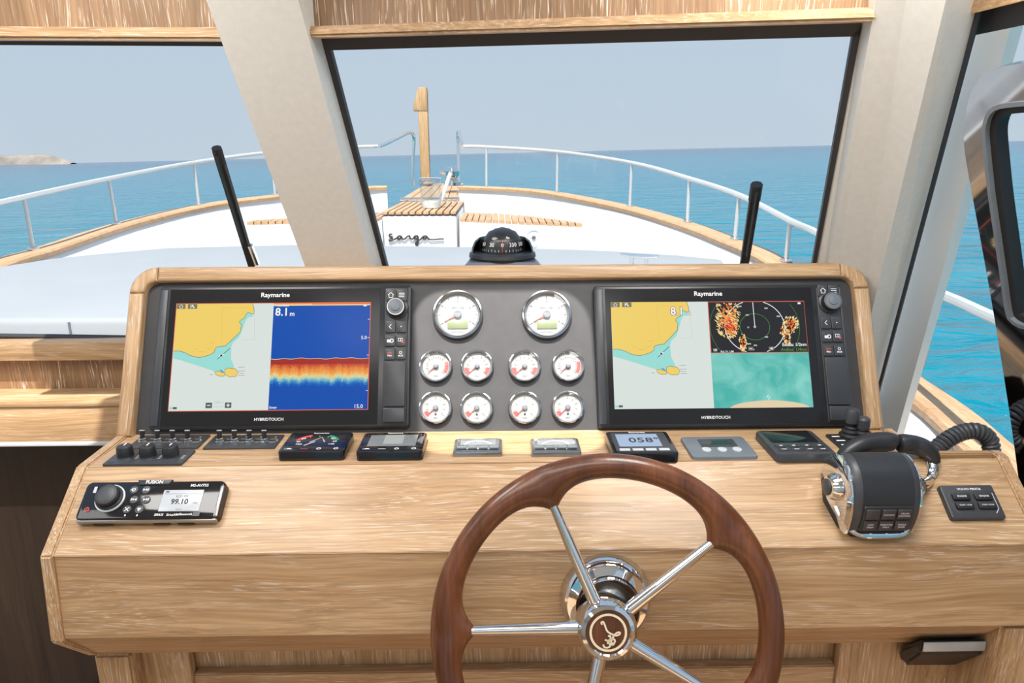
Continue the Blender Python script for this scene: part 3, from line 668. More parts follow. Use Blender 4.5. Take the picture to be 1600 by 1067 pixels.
# wipers on the outside of the panes
def wiper(label, pl, a, b, wd):
    P, Q = pl.at(*a, -.03), pl.at(*b, -.03); t = thing('wiper', label, 'wiper'); d = (Q - P); s = d.normalized()
    hexa('arm', [P + pl.u * k + pl.n * j for k, j in ((-wd, -.006), (wd, -.006), (wd, .006), (-wd, .006))], [Q + pl.u * k * .9 + pl.n * j for k, j in ((-wd, -.006), (wd, -.006), (wd, .006), (-wd, .006))], RUBBER, t)
    hexa('blade', [P + d * .02 + pl.u * k + pl.n * j for k, j in ((-.003, .006), (.003, .006), (.001, .02), (-.001, .02))], [P + d * .75 + pl.u * k + pl.n * j for k, j in ((-.003, .006), (.003, .006), (.001, .02), (-.001, .02))], RUBBER, t)
    MB().tube([P + s * -.004, P + s * .03], wd * 1.25, RUBBER, 8).build('end_cap', t)
    return t, P, Q
t, P, Q = wiper('long black windscreen wiper raised on the left pane', LPANE, (339, 234), (394, 415), .0075)
MB().tube([LPANE.at(391, 383, -.02), LPANE.at(402, 412, -.02)], .006, STEEL, 8).build('spring', t)
wiper('short black windscreen wiper upright on the right pane', RPANE, (1182, 291), (1161, 425), .0085)

# ================================================================== LEFT DASHBOARD
db = thing('side_dashboard', 'limed oak dashboard shelf left of the helm console', 'dashboard')
XL, XR = -2.45, -.668
def yzbox(name, y0, y1, z0, z1, m, parent, bev=.004, x0=XL, x1=XR, label=None):
    return MB().box(((x0 + x1) / 2, (y0 + y1) / 2, (z0 + z1) / 2), (x1 - x0, y1 - y0, z1 - z0), m, bev).build(name, parent, label=label)
yzbox('lip', 1.545, 1.60, Z(-.452), Z(-.408), OAKX, db, .006)
yzbox('back_panel', 1.577, 1.60, Z(-.53), Z(-.45), OAKH, db, .001)
yzbox('shelf', 1.495, 1.60, Z(-.545), Z(-.527), OAKX, db, .005)
yzbox('front_panel', 1.50, 1.525, Z(-.63), Z(-.545), OAKX, db, .002)
yzbox('bottom_edge', 1.495, 1.525, Z(-.638), Z(-.629), LIGHTG, db, .002)

# ================================================================== HELM CONSOLE
con = thing('helm_console', 'limed oak helm console with black instrument panel', 'console')
XE = .80
def loft_x(name, prof, x0, x1, m, parent, bev=.003, label=None):
    """profile in (Y, Z), extruded along X"""
    bm = bmesh.new(); A = [bm.verts.new((x0, *p)) for p in prof]; B = [bm.verts.new((x1, *p)) for p in prof]; n = len(prof)
    bm.faces.new(A); bm.faces.new(B[::-1])
    for i in range(n): bm.faces.new((A[i], B[i], B[(i + 1) % n], A[(i + 1) % n]))
    bmesh.ops.recalc_face_normals(bm, faces=bm.faces[:])
    if bev: bmesh.ops.bevel(bm, geom=bm.edges[:], offset=bev, segments=2, affect='EDGES')
    return MB().bm(bm, m).build(name, parent, label=label)
ck = .018
loft_x('desk_shelf', [PC, (PB[0] + .12, PB[1] - .003), (PB[0] + .12, PB[1] - .02), (PC[0] + .006, PC[1] - .02)], -HW + ck, HW - .004, OAKX, con, .001)
loft_x('sloped_desk', [PD, PC, (PC[0] + .006, PC[1] - .02), (PD[0] + .01, PD[1] - .02)], -HW + ck, XE - ck, OAKX, con, .001)
loft_x('front_board', [(PD[0] + .002, PD[1] - .001), (PE[0] + .002, PE[1]), (PE[0] + .022, PE[1] + .004), (PD[0] + .022, PD[1] - .012)], -HW + ck, XE - ck, OAKX, con, .001)
loft_x('lower_board', [(PE[0] + .003, PE[1]), PG, (PG[0] + .02, PG[1] + .01), (PE[0] + .02, PE[1] + .01)], -HW + ck, .748, OAKX, con, .001)
cheek = [(PB[0] + .10, PB[1] + .002), (PC[0], PC[1] + .002), (PD[0] - .003, PD[1] + .001), (PE[0] - .003, PE[1] - .002), (PG[0], PG[1] - .003), (PG[0] + .16, PG[1] - .003)]
loft_x('end_cheek', cheek, -HW, -HW + ck, OAKZ, con, .0025)
cr = [(PC[0] + .022, PC[1] + .004), (PC[0], PC[1] + .004), (PD[0] - .003, PD[1] + .003), (PE[0] - .003, PE[1] - .002), (PC[0] + .022, PE[1] - .002)]
loft_x('end_cheek', cr, XE - ck, XE, OAKZ, con, .0025)
loft_x('rear_lip', [(PC[0] + .008, PC[1] + .004), (PC[0] + .022, PC[1] + .004), (PC[0] + .022, PC[1] - .02), (PC[0] + .008, PC[1] - .02)], HW + .004, XE - ck, OAKX, con, .002)
loft_x('edge_strip', [(PC[0] + .004, PC[1] + .001), (PB[0], PB[1] + .002), (PB[0], PB[1] - .02), (PC[0] + .004, PC[1] - .02)], HW - .004, HW + .012, OAKY, con, .002)
# base below the desk
zb = 0.0
loft_x('base_post', [(PE[0] + .006, PE[1] - .002), (PE[0] + .006, zb), (PG[0] + .06, zb), (PG[0] + .06, PE[1] - .002)], .748, .90, OAKZ, con, .006)
for x0, x1 in ((-.655, -.597),): loft_x('base_post', [(PG[0] - .002, PG[1] - .002), (PG[0] - .002, zb), (PG[0] + .05, zb), (PG[0] + .05, PG[1] - .002)], x0, x1, OAKZ, con, .004)
loft_x('base_side', [(PG[0] + .028, PG[1] - .002), (PG[0] + .028, zb), (PG[0] + .045, zb), (PG[0] + .045, PG[1] - .002)], -.597, -.52, OAKZ, con, .001)
loft_x('base_side', [(PG[0] + .028, PG[1] - .002), (PG[0] + .028, zb), (PG[0] + .045, zb), (PG[0] + .045, PG[1] - .002)], .56, .748, OAKZ, con, .001)
loft_x('kick_board', [(PG[0] + .055, PG[1] - .002), (PG[0] + .055, zb), (PG[0] + .07, zb), (PG[0] + .07, PG[1] - .002)], -.53, .57, OAKZ, con, .001)
loft_x('kick_rail', [(PG[0] + .035, PG[1] - .072), (PG[0] + .035, PG[1] - .16), (PG[0] + .056, PG[1] - .16), (PG[0] + .056, PG[1] - .072)], -.52, .56, OAKX, con, .002)
# raised oak surround, built in five pieces on the panel plane
fr_len = (Vector(PT) - Vector(PB)).length; FM = FRAME.mat(FRAME.o); fw = .027; cr_ = .048
def fpiece(name, poly, m): return MB().prism(poly, -.055, 0, m, .006, seg=3).build(name, con, FM)
fpiece('surround_stile', [(-HW, 0), (-HW + fw, 0), (-HW + fw, fr_len - cr_), (-HW, fr_len - cr_)], wood('limed_oak_stile', 1, OC1, OC2, OP, .6, .4, .2))
ST = bpy.data.materials['limed_oak_stile']
fpiece('surround_stile', [(HW - fw, 0), (HW, 0), (HW, fr_len - cr_), (HW - fw, fr_len - cr_)], ST)
fpiece('surround_rail', [(-HW + cr_, fr_len - fw), (HW - cr_, fr_len - fw), (HW - cr_, fr_len), (-HW + cr_, fr_len)], OAKX)
for s in (-1, 1):
    arc = [(s * (HW - cr_ + cr_ * math.sin(a)), fr_len - cr_ + cr_ * math.cos(a)) for a in [PI / 2 * i / 8 for i in range(9)]]
    ri = cr_ - fw; inn = [(s * (HW - cr_ + ri * math.sin(a)), fr_len - cr_ + ri * math.cos(a)) for a in [PI / 2 * i / 8 for i in range(9)]]
    poly = arc + inn[::-1]; fpiece('surround_corner', poly if s < 0 else poly, OAKY)
# housing behind, and the black instrument panel
MB().prism([(-HW + .006, .0), (HW - .006, 0), (HW - .006, fr_len - .05), (HW - .05, fr_len - .006), (-HW + .05, fr_len - .006), (-HW + .006, fr_len - .05)], -.13, -.05, OAKX).build('housing', con, FM)
loft_x('housing_top', [(PT[0] + .018, PT[1] - .014), (1.455, PT[1] - .036), (1.455, PT[1] - .055), (PT[0] + .018, PT[1] - .033)], -HW + .03, HW - .03, OAKX, con, .003)
MB().prism([(-HW + .02, -.002), (HW - .02, -.002), (HW - .02, fr_len - .02), (-HW + .02, fr_len - .02)], -.052, -.016, BLACKP).build('instrument_panel', con, FM, label='black textured instrument panel')

# ================================================================== CHARTPLOTTERS
PO = .012
cL, WL, HLh = PANEL.quad((254, 448), (641, 447), (637, 671), (232, 667), PO)
cR, WR, HRr = PANEL.quad((927, 447), (1316, 441.5), (1337, 668), (931, 668), PO)
def plotter(label, c, px, side):
    """px maps named points of this unit to its own pixels on the panel plane"""
    t = thing('chartplotter', label, 'chartplotter', PANEL.mat(c), 'chartplotters on the instrument panel')
    W_, H_ = (WL + WR) / 2, (HLh + HRr) / 2
    L = lambda p: PANEL.loc(c, p[0], p[1], PO)
    MB().prism(rrect(W_, H_, .006), 0, PO, BEZEL, .003).build('bezel', t)
    MB().box((-W_ / 2 + .009, 0, PO - .001), (.014, H_ - .012, .006), DARKG, .002).build('side_trim', t)
    MB().box((W_ / 2 - .003, 0, PO - .001), (.004, H_ - .01, .005), DARKG, .001).build('side_trim', t)
    s = [L(p) for p in px['screen']]
    x0 = (s[0].x + s[3].x) / 2; x1 = (s[1].x + s[2].x) / 2; y1 = (s[0].y + s[1].y) / 2; y0 = (s[2].y + s[3].y) / 2
    sw, sh = x1 - x0, y1 - y0
    # glass face
    MB().rect(-W_ / 2 + .02, -H_ / 2 + .006, W_ / 2 - .055, H_ / 2 - .006, mat('touch_glass', (.018, .018, .02), .16, spec=.22), PO + .0006).build('touch_glass', t, ang=0)
    b = MB(); zb_ = PO + .001
    xm = x0 + sw * .5
    def cu(q):   # chart sketch coordinates -> metres
        x, y = q; v = (y - 72) / 889.; xl = 103 - 88 * v; u = (x - xl) / (802 + 28 * v); return (x0 + u * sw * .5, y1 - v * sh)
    b.rect(x0 - .0012, y0 - .0012, x1 + .0012, y1 + .0012, S_FRAME if side else S_DARK, zb_)
    b.rect(x0, y0, xm, y1, S_SEA, zb_ + .0002)
    coast = [(730, 72), (742, 120), (740, 160), (715, 158), (690, 145), (672, 170), (660, 195), (632, 212), (616, 228), (636, 255), (628, 285), (625, 310), (590, 345), (560, 372), (530, 402), (515, 412), (500, 430), (470, 432), (425, 440), (408, 460), (410, 478), (375, 500), (330, 515), (280, 525), (240, 518), (200, 505), (172, 488), (150, 480), (110, 468), (66, 470)]
    shal = [(742, 160), (722, 186), (690, 190), (664, 230), (642, 290), (612, 360), (562, 402), (546, 440), (543, 540), (566, 596), (560, 630), (490, 640), (405, 640), (330, 615), (220, 578), (130, 548), (62, 530)]
    b.flat([cu(q) for q in coast + shal[::-1]], S_SHAL, zb_ + .0003)
    b.flat([cu((103, 72))] + [cu(q) for q in coast], S_LAND, zb_ + .0004); b.line([cu(q) for q in coast], .0009, S_LINE, zb_ + .0005)
    for isl in ([(405, 642), (430, 640), (462, 648), (490, 655), (482, 682), (440, 680), (412, 666)], [(490, 625), (520, 614), (580, 622), (600, 650), (584, 684), (525, 686), (490, 668)]):
        b.flat([cu(q) for q in isl], S_LAND, zb_ + .0005); b.line([cu(q) for q in isl], .0008, S_LINE, zb_ + .0006, closed=True)
    b.flat([cu(q) for q in [(445, 630), (462, 628), (488, 650), (470, 655)]], glow('screen_lagoon', srgb(84, 160, 200)) if side else bpy.data.materials['screen_lagoon'], zb_ + .0006)
    for q in ([(478, 105), (690, 105)], [(478, 105), (470, 390)], [(745, 150), (740, 380)], [(640, 380), (740, 380)]): b.line([cu(p) for p in q], .0004, S_GOLD if q[0][0] < 600 else S_FAINT, zb_ + .0006)
    for q in ([(600, 640), (655, 640)], [(600, 610), (655, 606)], [(605, 660), (650, 660)], [(600, 676), (655, 676)], [(360, 668), (390, 668)]): b.line([cu(p) for p in q], .0006, S_ICON, zb_ + .0006)
    for q in ([(235, 452), (275, 452)], [(275, 476), (325, 476)], [(345, 455), (385, 445)], [(365, 400), (415, 402)]): b.line([cu(p) for p in q], .0006, S_GOLD, zb_ + .0006)
    b.line([cu((430, 540)), cu((536, 450))], .0009, S_DARK, zb_ + .0007); p = cu((463, 510))
    b.flat([(p[0] - .005, p[1] - .002), (p[0] + .002, p[1] - .001), (p[0] + .005, p[1] + .003), (p[0] - .001, p[1] + .002)], S_WHITE, zb_ + .0008); b.flat([(p[0] - .002, p[1] - .0015), (p[0] + .002, p[1] - .001), (p[0] + .002, p[1] + .0018), (p[0] - .0015, p[1] + .0014)], S_DARK, zb_ + .0009)
    for a, c2 in ((105, 173), (196, 270)):
        p, q = cu((a, 74)), cu((c2, 114)); b.rect(p[0], q[1], q[0], p[1], S_ICON, zb_ + .0007); mx, my = (p[0] + q[0]) / 2, (p[1] + q[1]) / 2
        if a < 150: b.line([(mx - .0035, my), (mx, my + .0032), (mx + .0035, my)], .0009, S_WHITE, zb_ + .0009); b.line([(mx - .0024, my), (mx - .0024, my - .003), (mx + .0024, my - .003), (mx + .0024, my)], .0008, S_WHITE, zb_ + .0009)
        else: b.rect(mx - .0035, my - .003, mx - .002, my + .003, S_WHITE, zb_ + .0009); b.rect(mx - .001, my - .0005, mx + .0015, my + .003, S_WHITE, zb_ + .0009); b.rect(mx + .001, my - .003, mx + .0035, my - .0005, S_WHITE, zb_ + .0009)
    p, q = cu((22, 930)), cu((85, 948)); b.rect(p[0], q[1], q[0], p[1], S_KEY, zb_ + .0006); b.rect(p[0], q[1], (p[0] + q[0]) / 2, p[1], S_SHAL, zb_ + .0007)
    if side:
        for a, c2, pl in ((327, 377, 0), (488, 538, 1)):
            p, q = cu((a, 897)), cu((c2, 942)); b.rect(p[0], q[1], q[0], p[1], S_KEY, zb_ + .0006); mx, my = (p[0] + q[0]) / 2, (p[1] + q[1]) / 2
            b.rect(mx - .003, my - .0007, mx + .003, my + .0007, S_WHITE, zb_ + .0008)
            if pl: b.rect(mx - .0007, my - .003, mx + .0007, my + .003, S_WHITE, zb_ + .0008)
        b.text('1000 m', cu((432, 895)), .006, S_FAINT, zb_ + .0007); b.line([cu((392, 930)), cu((470, 930))], .0006, S_FAINT, zb_ + .0007)
        # echo sounder half
        b.rect(xm, y0, x1, y1, S_BLUE, zb_ + .0002)
        b.rect(xm, y1 - sh * .024, x1, y1, S_YEL, zb_ + .0004); b.rect(xm, y1 - sh * .010, x1, y1, S_ORANGE, zb_ + .0005)
        b.rect(xm + sw * .2, y1 - sh * .014, x1, y1 - sh * .006, S_RED, zb_ + .0006)
        X = lambda u: xm + sw * .5 * u
        Y = lambda v: y1 - sh * v
        top = [(X(i / 40), Y(.528 + .004 * math.sin(i * .9) + .003 * math.sin(i * .37))) for i in range(41)]
        b.flat(top + [(X(1), Y(.58)), (X(0), Y(.58))], glow('screen_echo_red', srgb(160, 44, 40)), zb_ + .0006); b.line(top, .0009, S_SAND, zb_ + .0007)
        b.text('8.1', (X(.02), Y(.087)), sh * .105, S_WHITE, zb_ + .0008, 'LEFT', bold=.02); b.text('m', (X(.17), Y(.103)), sh * .062, S_WHITE, zb_ + .0008, 'LEFT', bold=.02)
        b.text('Profundidad', (X(.01), Y(.022)), sh * .028, S_WHITE, zb_ + .0008, 'LEFT', bold=.02)
        b.text('5.0', (X(.975), Y(.335)), sh * .045, S_WHITE, zb_ + .0008, 'RIGHT', bold=.01); b.text('15.0', (X(.955), Y(.975)), sh * .05, S_WHITE, zb_ + .0008, 'RIGHT', bold=.01); b.text('Sonar', (X(.01), Y(.978)), sh * .03, S_WHITE, zb_ + .0008, 'LEFT', bold=.02)
        for v in (.16, .335, .50, .83): b.rect(X(.98), Y(v) - .0005, X(1), Y(v) + .0005, S_WHITE, zb_ + .0008)
        b.rect(X(.93), Y(.035), X(.965), Y(.022), S_WHITE, zb_ + .0008)
        b.build('screen', t, ang=0)
        ec = MB().rect(-sw * .25, -sh * .13, sw * .25, sh * .085, S_SONAR, 0)
        # the part's own origin sits on the middle of the echo band
        o = ec.build('sonar_echo', t, TM(xm + sw * .25, Y(.66), zb_ + .0005), ang=0, label='orange and yellow seabed echo on blue')
    else:
        X = lambda u: xm + sw * .5 * u
        Y = lambda v: y1 - sh * v
        b.text('8.1', (x0 + sw * .305, Y(.093)), sh * .105, S_DARK, zb_ + .0008, 'LEFT', bold=.06); b.text('8.1', (x0 + sw * .305, Y(.093)), sh * .105, S_WHITE, zb_ + .0010, 'LEFT', bold=.025)
        b.text('m', (x0 + sw * .388, Y(.11)), sh * .062, S_DARK, zb_ + .0008, 'LEFT', bold=.03); b.text('m', (x0 + sw * .388, Y(.11)), sh * .062, S_WHITE, zb_ + .0010, 'LEFT')
        b.rect(xm, Y(.492), x1, y1, S_FRAME, zb_ + .0002); b.rect(xm + .0012, Y(.486), x1 - .0006, y1 - .0012, S_DARK, zb_ + .0004)
        cx, cy = X(.47), Y(.245); rr = sh * .125; ax = 1.12
        def el_ring(r, m, wd, z, a0=0, a1=2 * PI):
            pts = []
            for i in range(73):
                a = a0 + (a1 - a0) * i / 72; pts.append((cx + r * ax * math.cos(a), cy + r * math.sin(a)))
            for i in range(72):
                if all(Y(.484) < p[1] < y1 - .0014 and xm + .0014 < p[0] < x1 - .001 for p in (pts[i], pts[i + 1])): b.line([pts[i], pts[i + 1]], wd, m, z)
        el_ring(rr, S_GREEN, .0008, zb_ + .0006); el_ring(rr * 3.0, S_GREEN, .0006, zb_ + .0006); el_ring(rr * 2.0, S_WHITE, .0013, zb_ + .0006)
        b.line([(cx, cy), (cx - .0006, y1 - .002)], .0012, S_WHITE, zb_ + .0007); b.ring((cx, cy), .0018, .0007, S_WHITE, zb_ + .0007, 16); b.ring((cx - .012, cy - .001), .0012, .0010, S_FAINT, zb_ + .0007, 12)
        rnd = random.Random(3)
        def blob(c_, rx, ry, n, tilt, pal):
            for i in range(n):
                a = rnd.uniform(0, 2 * PI); q = math.sqrt(rnd.random()); u = c_[0] + rx * q * math.cos(a) ; v = c_[1] + ry * q * math.sin(a)
                l, h = rnd.uniform(.02, .07), rnd.uniform(.008, .02); an = tilt + rnd.uniform(-.3, .3); m = pal[min(int(q * 3 + rnd.uniform(-.4, .6)), 2)] if q < 1 else pal[2]
                pts = [(u + l / 2 * math.cos(an + k) * (1 if k in (0, PI) else .3), v + l / 2 * math.sin(an + k) * (1 if k in (0, PI) else .3)) for k in (0, PI / 2, PI, 3 * PI / 2)]
                P = [(X(p[0]), Y(p[1] * .49)) for p in pts]
                if all(Y(.482) < p[1] < y1 - .0016 and xm + .0016 < p[0] < x1 - .001 for p in P): b.flat(P, m, zb_ + .0008 + .0003 * rnd.random())
        pal = [S_RED, S_ORANGE, S_YEL]
        blob((.20, .22), .13, .26, 150, 1.25, [S_ORANGE, S_ORANGE, S_YEL]); blob((.19, .45), .12, .27, 210, 1.1, pal); blob((.22, .48), .07, .20, 90, 1.1, [S_RED, S_RED, S_ORANGE]); blob((.335, .80), .04, .17, 60, 1.4, pal); blob((.32, .97), .03, .05, 14, .5, pal)
        blob((.84, .46), .08, .17, 110, 1.9, pal); blob((.79, .72), .035, .16, 40, 1.8, pal); blob((.75, .58), .03, .08, 14, 1.7, [S_ORANGE, S_ORANGE, S_YEL])
        for (u, v) in ((.33, .10), (.60, .14), (.72, .30), (.40, .27), (.58, .70), (.46, .86), (.43, .94), (.40, .83)): b.rect(X(u) - .003, Y(v * .49) - .0012, X(u) + .003, Y(v * .49) + .0012, S_FAINT, zb_ + .0009)
        for u in (.385, .595): b.rect(X(u), Y(.47), X(u) + .009, Y(.435), S_ICON, zb_ + .0010); b.rect(X(u) + .002, Y(.455), X(u) + .007, Y(.449), S_WHITE, zb_ + .0012)
        b.rect(X(.62) + .0005 , Y(.466), X(.62) + .0017, Y(.439), S_WHITE, zb_ + .0012)
        b.text('Escala: 1/2nm', (X(.985), Y(.418)), sh * .042, S_WHITE, zb_ + .0013, 'RIGHT', bold=.015); b.text('Anillos: 1/4nm', (X(.985), Y(.464)), sh * .042, S_GREEN, zb_ + .0013, 'RIGHT', bold=.01)
        b.text('Rel. Pr. UM', (X(.10), Y(.478)), sh * .026, S_WHITE, zb_ + .0012, 'LEFT', bold=.01)
        for i in range(3): b.rect(X(.03) + i * .0024, Y(.475), X(.03) + i * .0024 + .0012, Y(.45), S_WHITE, zb_ + .0012)
        b.rect(X(.93), Y(.032), X(.96), Y(.015), S_WHITE, zb_ + .0012)
        # camera view half
        arc = [(X(.16 + .80 * i / 20), Y(.995 - .062 * math.sin(PI * i / 20) ** .6)) for i in range(21)]
        b.flat([(X(.16), y0)] + arc + [(X(.96), y0)], S_SAND, zb_ + .0006)
        for (u, v) in ((.545, .89), (.56, .905), (.535, .90), (.55, .92)): b.rect(X(u), Y(v) - .0008, X(u) + .002, Y(v) + .0008, S_WHITE, zb_ + .0008)
        b.build('screen', t, ang=0)
        MB().rect(-sw * .25, -sh * .254, sw * .25, sh * .254, S_CAM, 0).build('camera_picture', t, TM(xm + sw * .25, Y(.746), zb_ + .0004), ang=0, label='turquoise water camera picture')
    # maker's lettering
    lt = MB(); lt.text('Raymarine', ((x0 + x1) / 2 + .002, (y1 + H_ / 2) / 2 - .001), .0115, INK, PO + .0012, wide=1.05, bold=.015); lt.build('maker_lettering', t, ang=0); lt = MB(); lt.text('HYBRIDTOUCH', ((x0 + x1) / 2 + .002, (y0 - H_ / 2) / 2 + .0), .0072, INK, PO + .0012, bold=.015); lt.build('touch_lettering', t, ang=0)
    # key column
    kx0, kx1 = W_ / 2 - .046, W_ / 2 - .006; kc = (kx0 + kx1) / 2
    def ky(py): return L((px['ref'], py)).y
    rows = px['rows']; rh_ = .0235
    MB().prism(rrect(kx1 - kx0, H_ - .012, .003, 3, kc, 0), PO - .002, PO + .002, GREYK, .001).build('key_column', t)
    ys = [ky(r) for r in rows]
    icons = MB(); zi = PO + .0052
    for r, y in enumerate(ys):
        for s_ in (-1, 1):
            x = kc + s_ * .0096; hgt = .020 if r not in (0, 1) else .022
            MB().prism(rrect(.0182, hgt, .002, 3, x, y), PO + .001, PO + .005, GREYK, .001).build('key', t)
            if r == 0 and s_ < 0: icons.line([(x - .005, y), (x, y + .0048), (x + .005, y)], .0012, INK, zi); icons.line([(x - .0034, y), (x - .0034, y - .0045), (x + .0034, y - .0045), (x + .0034, y)], .0011, INK, zi)
            elif r == 0:
                for q in (-.0032, 0, .0032): icons.rect(x - .005, y + q - .0006, x + .005, y + q + .0006, INK, zi)
            elif r == 1 and s_ < 0: icons.line([(x + .002, y + .004), (x - .002, y), (x + .002, y - .004)], .0013, INK, zi)
            elif r == 1: icons.rect(x - .001, y - .001, x + .001, y + .001, INK, zi)
            elif r == 2 and s_ < 0: icons.rect(x - .005, y - .003, x + .002, y + .002, INK, zi); icons.ring((x + .003, y), .003, .0014, INK, zi, 14)
            elif r == 2: icons.line([(x - .0045, y + .004), (x + .003, y + .004), (x + .003, y - .001), (x - .0045, y - .001), (x - .0045, y + .004)], .001, INK, zi); icons.rect(x - .0008, y - .001, x + .0002, y + .004, INK, zi); icons.rect(x + .001, y - .004, x + .005, y - .001, REDM, zi + .0002)
            elif s_ < 0: icons.text('STBY', (x, y + .0022), .0042, REDM, zi, bold=.03); icons.text('Pilot', (x, y - .0026), .0042, INK, zi, bold=.03)
            else: icons.ring((x, y + .0028), .0022, .001, INK, zi, 14); icons.text('MOB', (x, y - .003), .004, INK, zi, bold=.03)
    icons.build('key_symbols', t, ang=0)
    # rotary knob
    kp = L(px['knob']); ky_ = kp.y
    kb = MB().lathe([(.0200, .002), (.0200, .006), (.0165, .008), (.0165, .022), (.0150, .025)], BLACK, 32).build('rotary_knob', t, TM(kc + .001, ky_ + .003, PO) @ Matrix.Diagonal((1, 1, .72, 1)))
    MB().lathe([(.0158, .0240), (.0150, .0258), (.0138, .0258), (.0132, .0245)], SILV, 32).build('knob_ring', kb)
    MB().lathe([(.0134, .0246), (.0080, .0256), (.0078, .0276), (.0060, .0284), (0, .0285)], MIDG, 32).build('knob_centre', kb)
    # memory card doors
    ya, yb2 = ys[3] - .0125, -H_ / 2 + .036
    MB().prism(rrect(.0375, ya - yb2, .002, 3, kc, (ya + yb2) / 2), PO + .001, PO + .007, GREYK, .0015).build('card_door', t)
    MB().prism(rrect(.0375, yb2 - (-H_ / 2 + .009) - .002, .002, 3, kc, (yb2 - .002 + (-H_ / 2 + .009)) / 2), PO + .001, PO + .008, GREYK, .0015).build('door_latch', t)
    return t
plotter('left chartplotter showing a yellow chart beside a blue sonar picture', cL, dict(screen=[(278.2, 473.2), (580, 475.2), (572.9, 641.3), (262.7, 640)], rows=(462, 511, 533, 554), ref=615, knob=(616, 485)), True)
plotter('right chartplotter showing a chart, radar rings and a turquoise camera view', cR, dict(screen=[(954.5, 473.4), (1256.6, 469.5), (1269.5, 636.6), (959.6, 639)], rows=(455, 505, 526.5, 548), ref=1295, knob=(1300, 475.5)), False)

# ================================================================== GAUGES
def gauge(label, cx, cy, D, kind, group):
    p = PANEL.at(cx, cy, .008); c = p - PANEL.n * .008
    t = thing('tachometer' if kind == 'tach' else 'engine_gauge', label, 'gauge', PANEL.mat(c), group); R = D / 2
    hgt = .012 if kind == 'tach' else .012
    MB().lathe([(R * .96, 0), (R, .002), (R, hgt * .6), (R * .97, hgt * .95), (R * .92, hgt), (R * .88, hgt * .86)], GAUGEC, 48).build('bezel', t)
    MB().lathe([(R * .885, hgt * .87), (R * .83, hgt * .35), (R * .80, hgt * .26)], mat('gauge_ring_shading', (.20, .21, .22), .35, noise=.03), 48).build('inner_ring', t)  # grey shading of the bezel's inner wall put into its colour
    zd = hgt * .25
    d = MB().lathe([(R * .82, zd), (0, zd)], DIALW, 48)
    z = zd + .0004
    def pol(r, a): return (r * math.cos(a), r * math.sin(a))
    def tick(a, r0, r1, wd, m=INKB): d.line([pol(r0, a), pol(r1, a)], wd, m, z)
    def arcband(a0, a1, r0, r1, m): d.ring((0, 0), (r0 + r1) / 2, r1 - r0, m, z + .0001, 12, a0, a1)
    A0, A1 = rad(210), rad(-30)
    if kind == 'tach':
        for i in range(41):
            a = A0 + (A1 - A0) * i / 40; tick(a, R * (.66 if i % 10 == 0 else .70 if i % 5 == 0 else .73), R * .78, R * (.024 if i % 5 == 0 else .012), INKB if i % 5 == 0 else INKG)
        for i in range(5):
            a = A0 + (A1 - A0) * i / 4; q = pol(R * .56, a)
            d.text(str(i), q, R * .15, INKG, z)
        d.text('RPM x 1000', (0, R * .28), R * .10, INKG, z); d.text('VOLVO PENTA', (0, -R * .70), R * .085, INKG, z)
        MB().box((0, -R * .40, zd + .0008), (R * .80, R * .34, .0014), LCDG, .0004).build('lcd', t)
        na = rad(208)
    else:
        nt_ = {'temp': 18, 'volt': 10, 'fuel': 4, 'oil': 8}[kind]
        for i in range(nt_ + 1):
            a = rad(225) - rad(270) * i / nt_; tick(a, R * .46, R * (.64 if i % 2 == 0 else .58), R * .03, INKG)
        if kind == 'temp': arcband(rad(-38), rad(22), R * .56, R * .76, REDM)
        elif kind == 'volt': arcband(rad(188), rad(226), R * .56, R * .78, REDM); arcband(rad(-46), rad(-8), R * .56, R * .78, REDM)
        else: arcband(rad(200), rad(229), R * .50, R * .74, REDM)
        d.text({'temp': 'RPM', 'volt': 'VOLT', 'fuel': 'FUEL', 'oil': 'BAR'}[kind], (0, -R * .62), R * .13, INKG, z)
        if kind in ('fuel', 'oil'): d.rect(-R * .06, -R * .45, R * .06, -R * .33, INKB, z)
        for a in (225, 135, 90, 45, -45): d.text({225: '0', 135: '2', 90: '3', 45: '4', -45: '5'}[a], pol(R * .71, rad(a)), R * .12, INKG, z)
        na = rad(220)
    d.build('dial', t, ang=0)
    n_ = MB(); tip = pol(R * .62, na); b0, b1 = pol(R * .05, na + PI / 2), pol(R * .05, na - PI / 2)
    n_.prism([b0, b1, tip], zd + .0016, zd + .0026, REDM); n_.build('needle', t, ang=0)
    MB().lathe([(R * .15, zd + .001), (R * .15, zd + .005), (R * .12, zd + .0062), (0, zd + .0064)], MIDG, 24).build('needle_cap', t)
    MB().lathe([(R * .88, hgt * .84), (R * .6, hgt * 1.02), (R * .3, hgt * 1.12), (0, hgt * 1.15)], DOME, 32).build('glass', t)
DT, DS = .0905, .0585
gauge('large chrome tachometer on the left, nearer the sonar display', 715, 491, DT, 'tach', 'engine gauges')
gauge('large chrome tachometer on the right, nearer the radar display', 854.5, 491, DT, 'tach', 'engine gauges')
for (x, y, k, l) in ((680.8, 571.3, 'temp', 'small gauge with one long red arc, upper row far left'), (745.4, 571.3, 'volt', 'small gauge with two red blocks, upper row second from left'),
                     (819.8, 571.3, 'volt', 'small gauge with two red blocks, upper row third from left'), (888, 571, 'temp', 'small gauge with one long red arc, upper row far right'),
                     (680.3, 636.6, 'oil', 'small gauge with short red mark, lower row far left'), (744.8, 637, 'fuel', 'small gauge with short red mark, lower row second from left'),
                     (820, 636.6, 'fuel', 'small gauge with short red mark, lower row third from left'), (887.5, 636, 'oil', 'small gauge with short red mark, lower row far right')):
    gauge(l, x, y, DS, k, 'engine gauges')

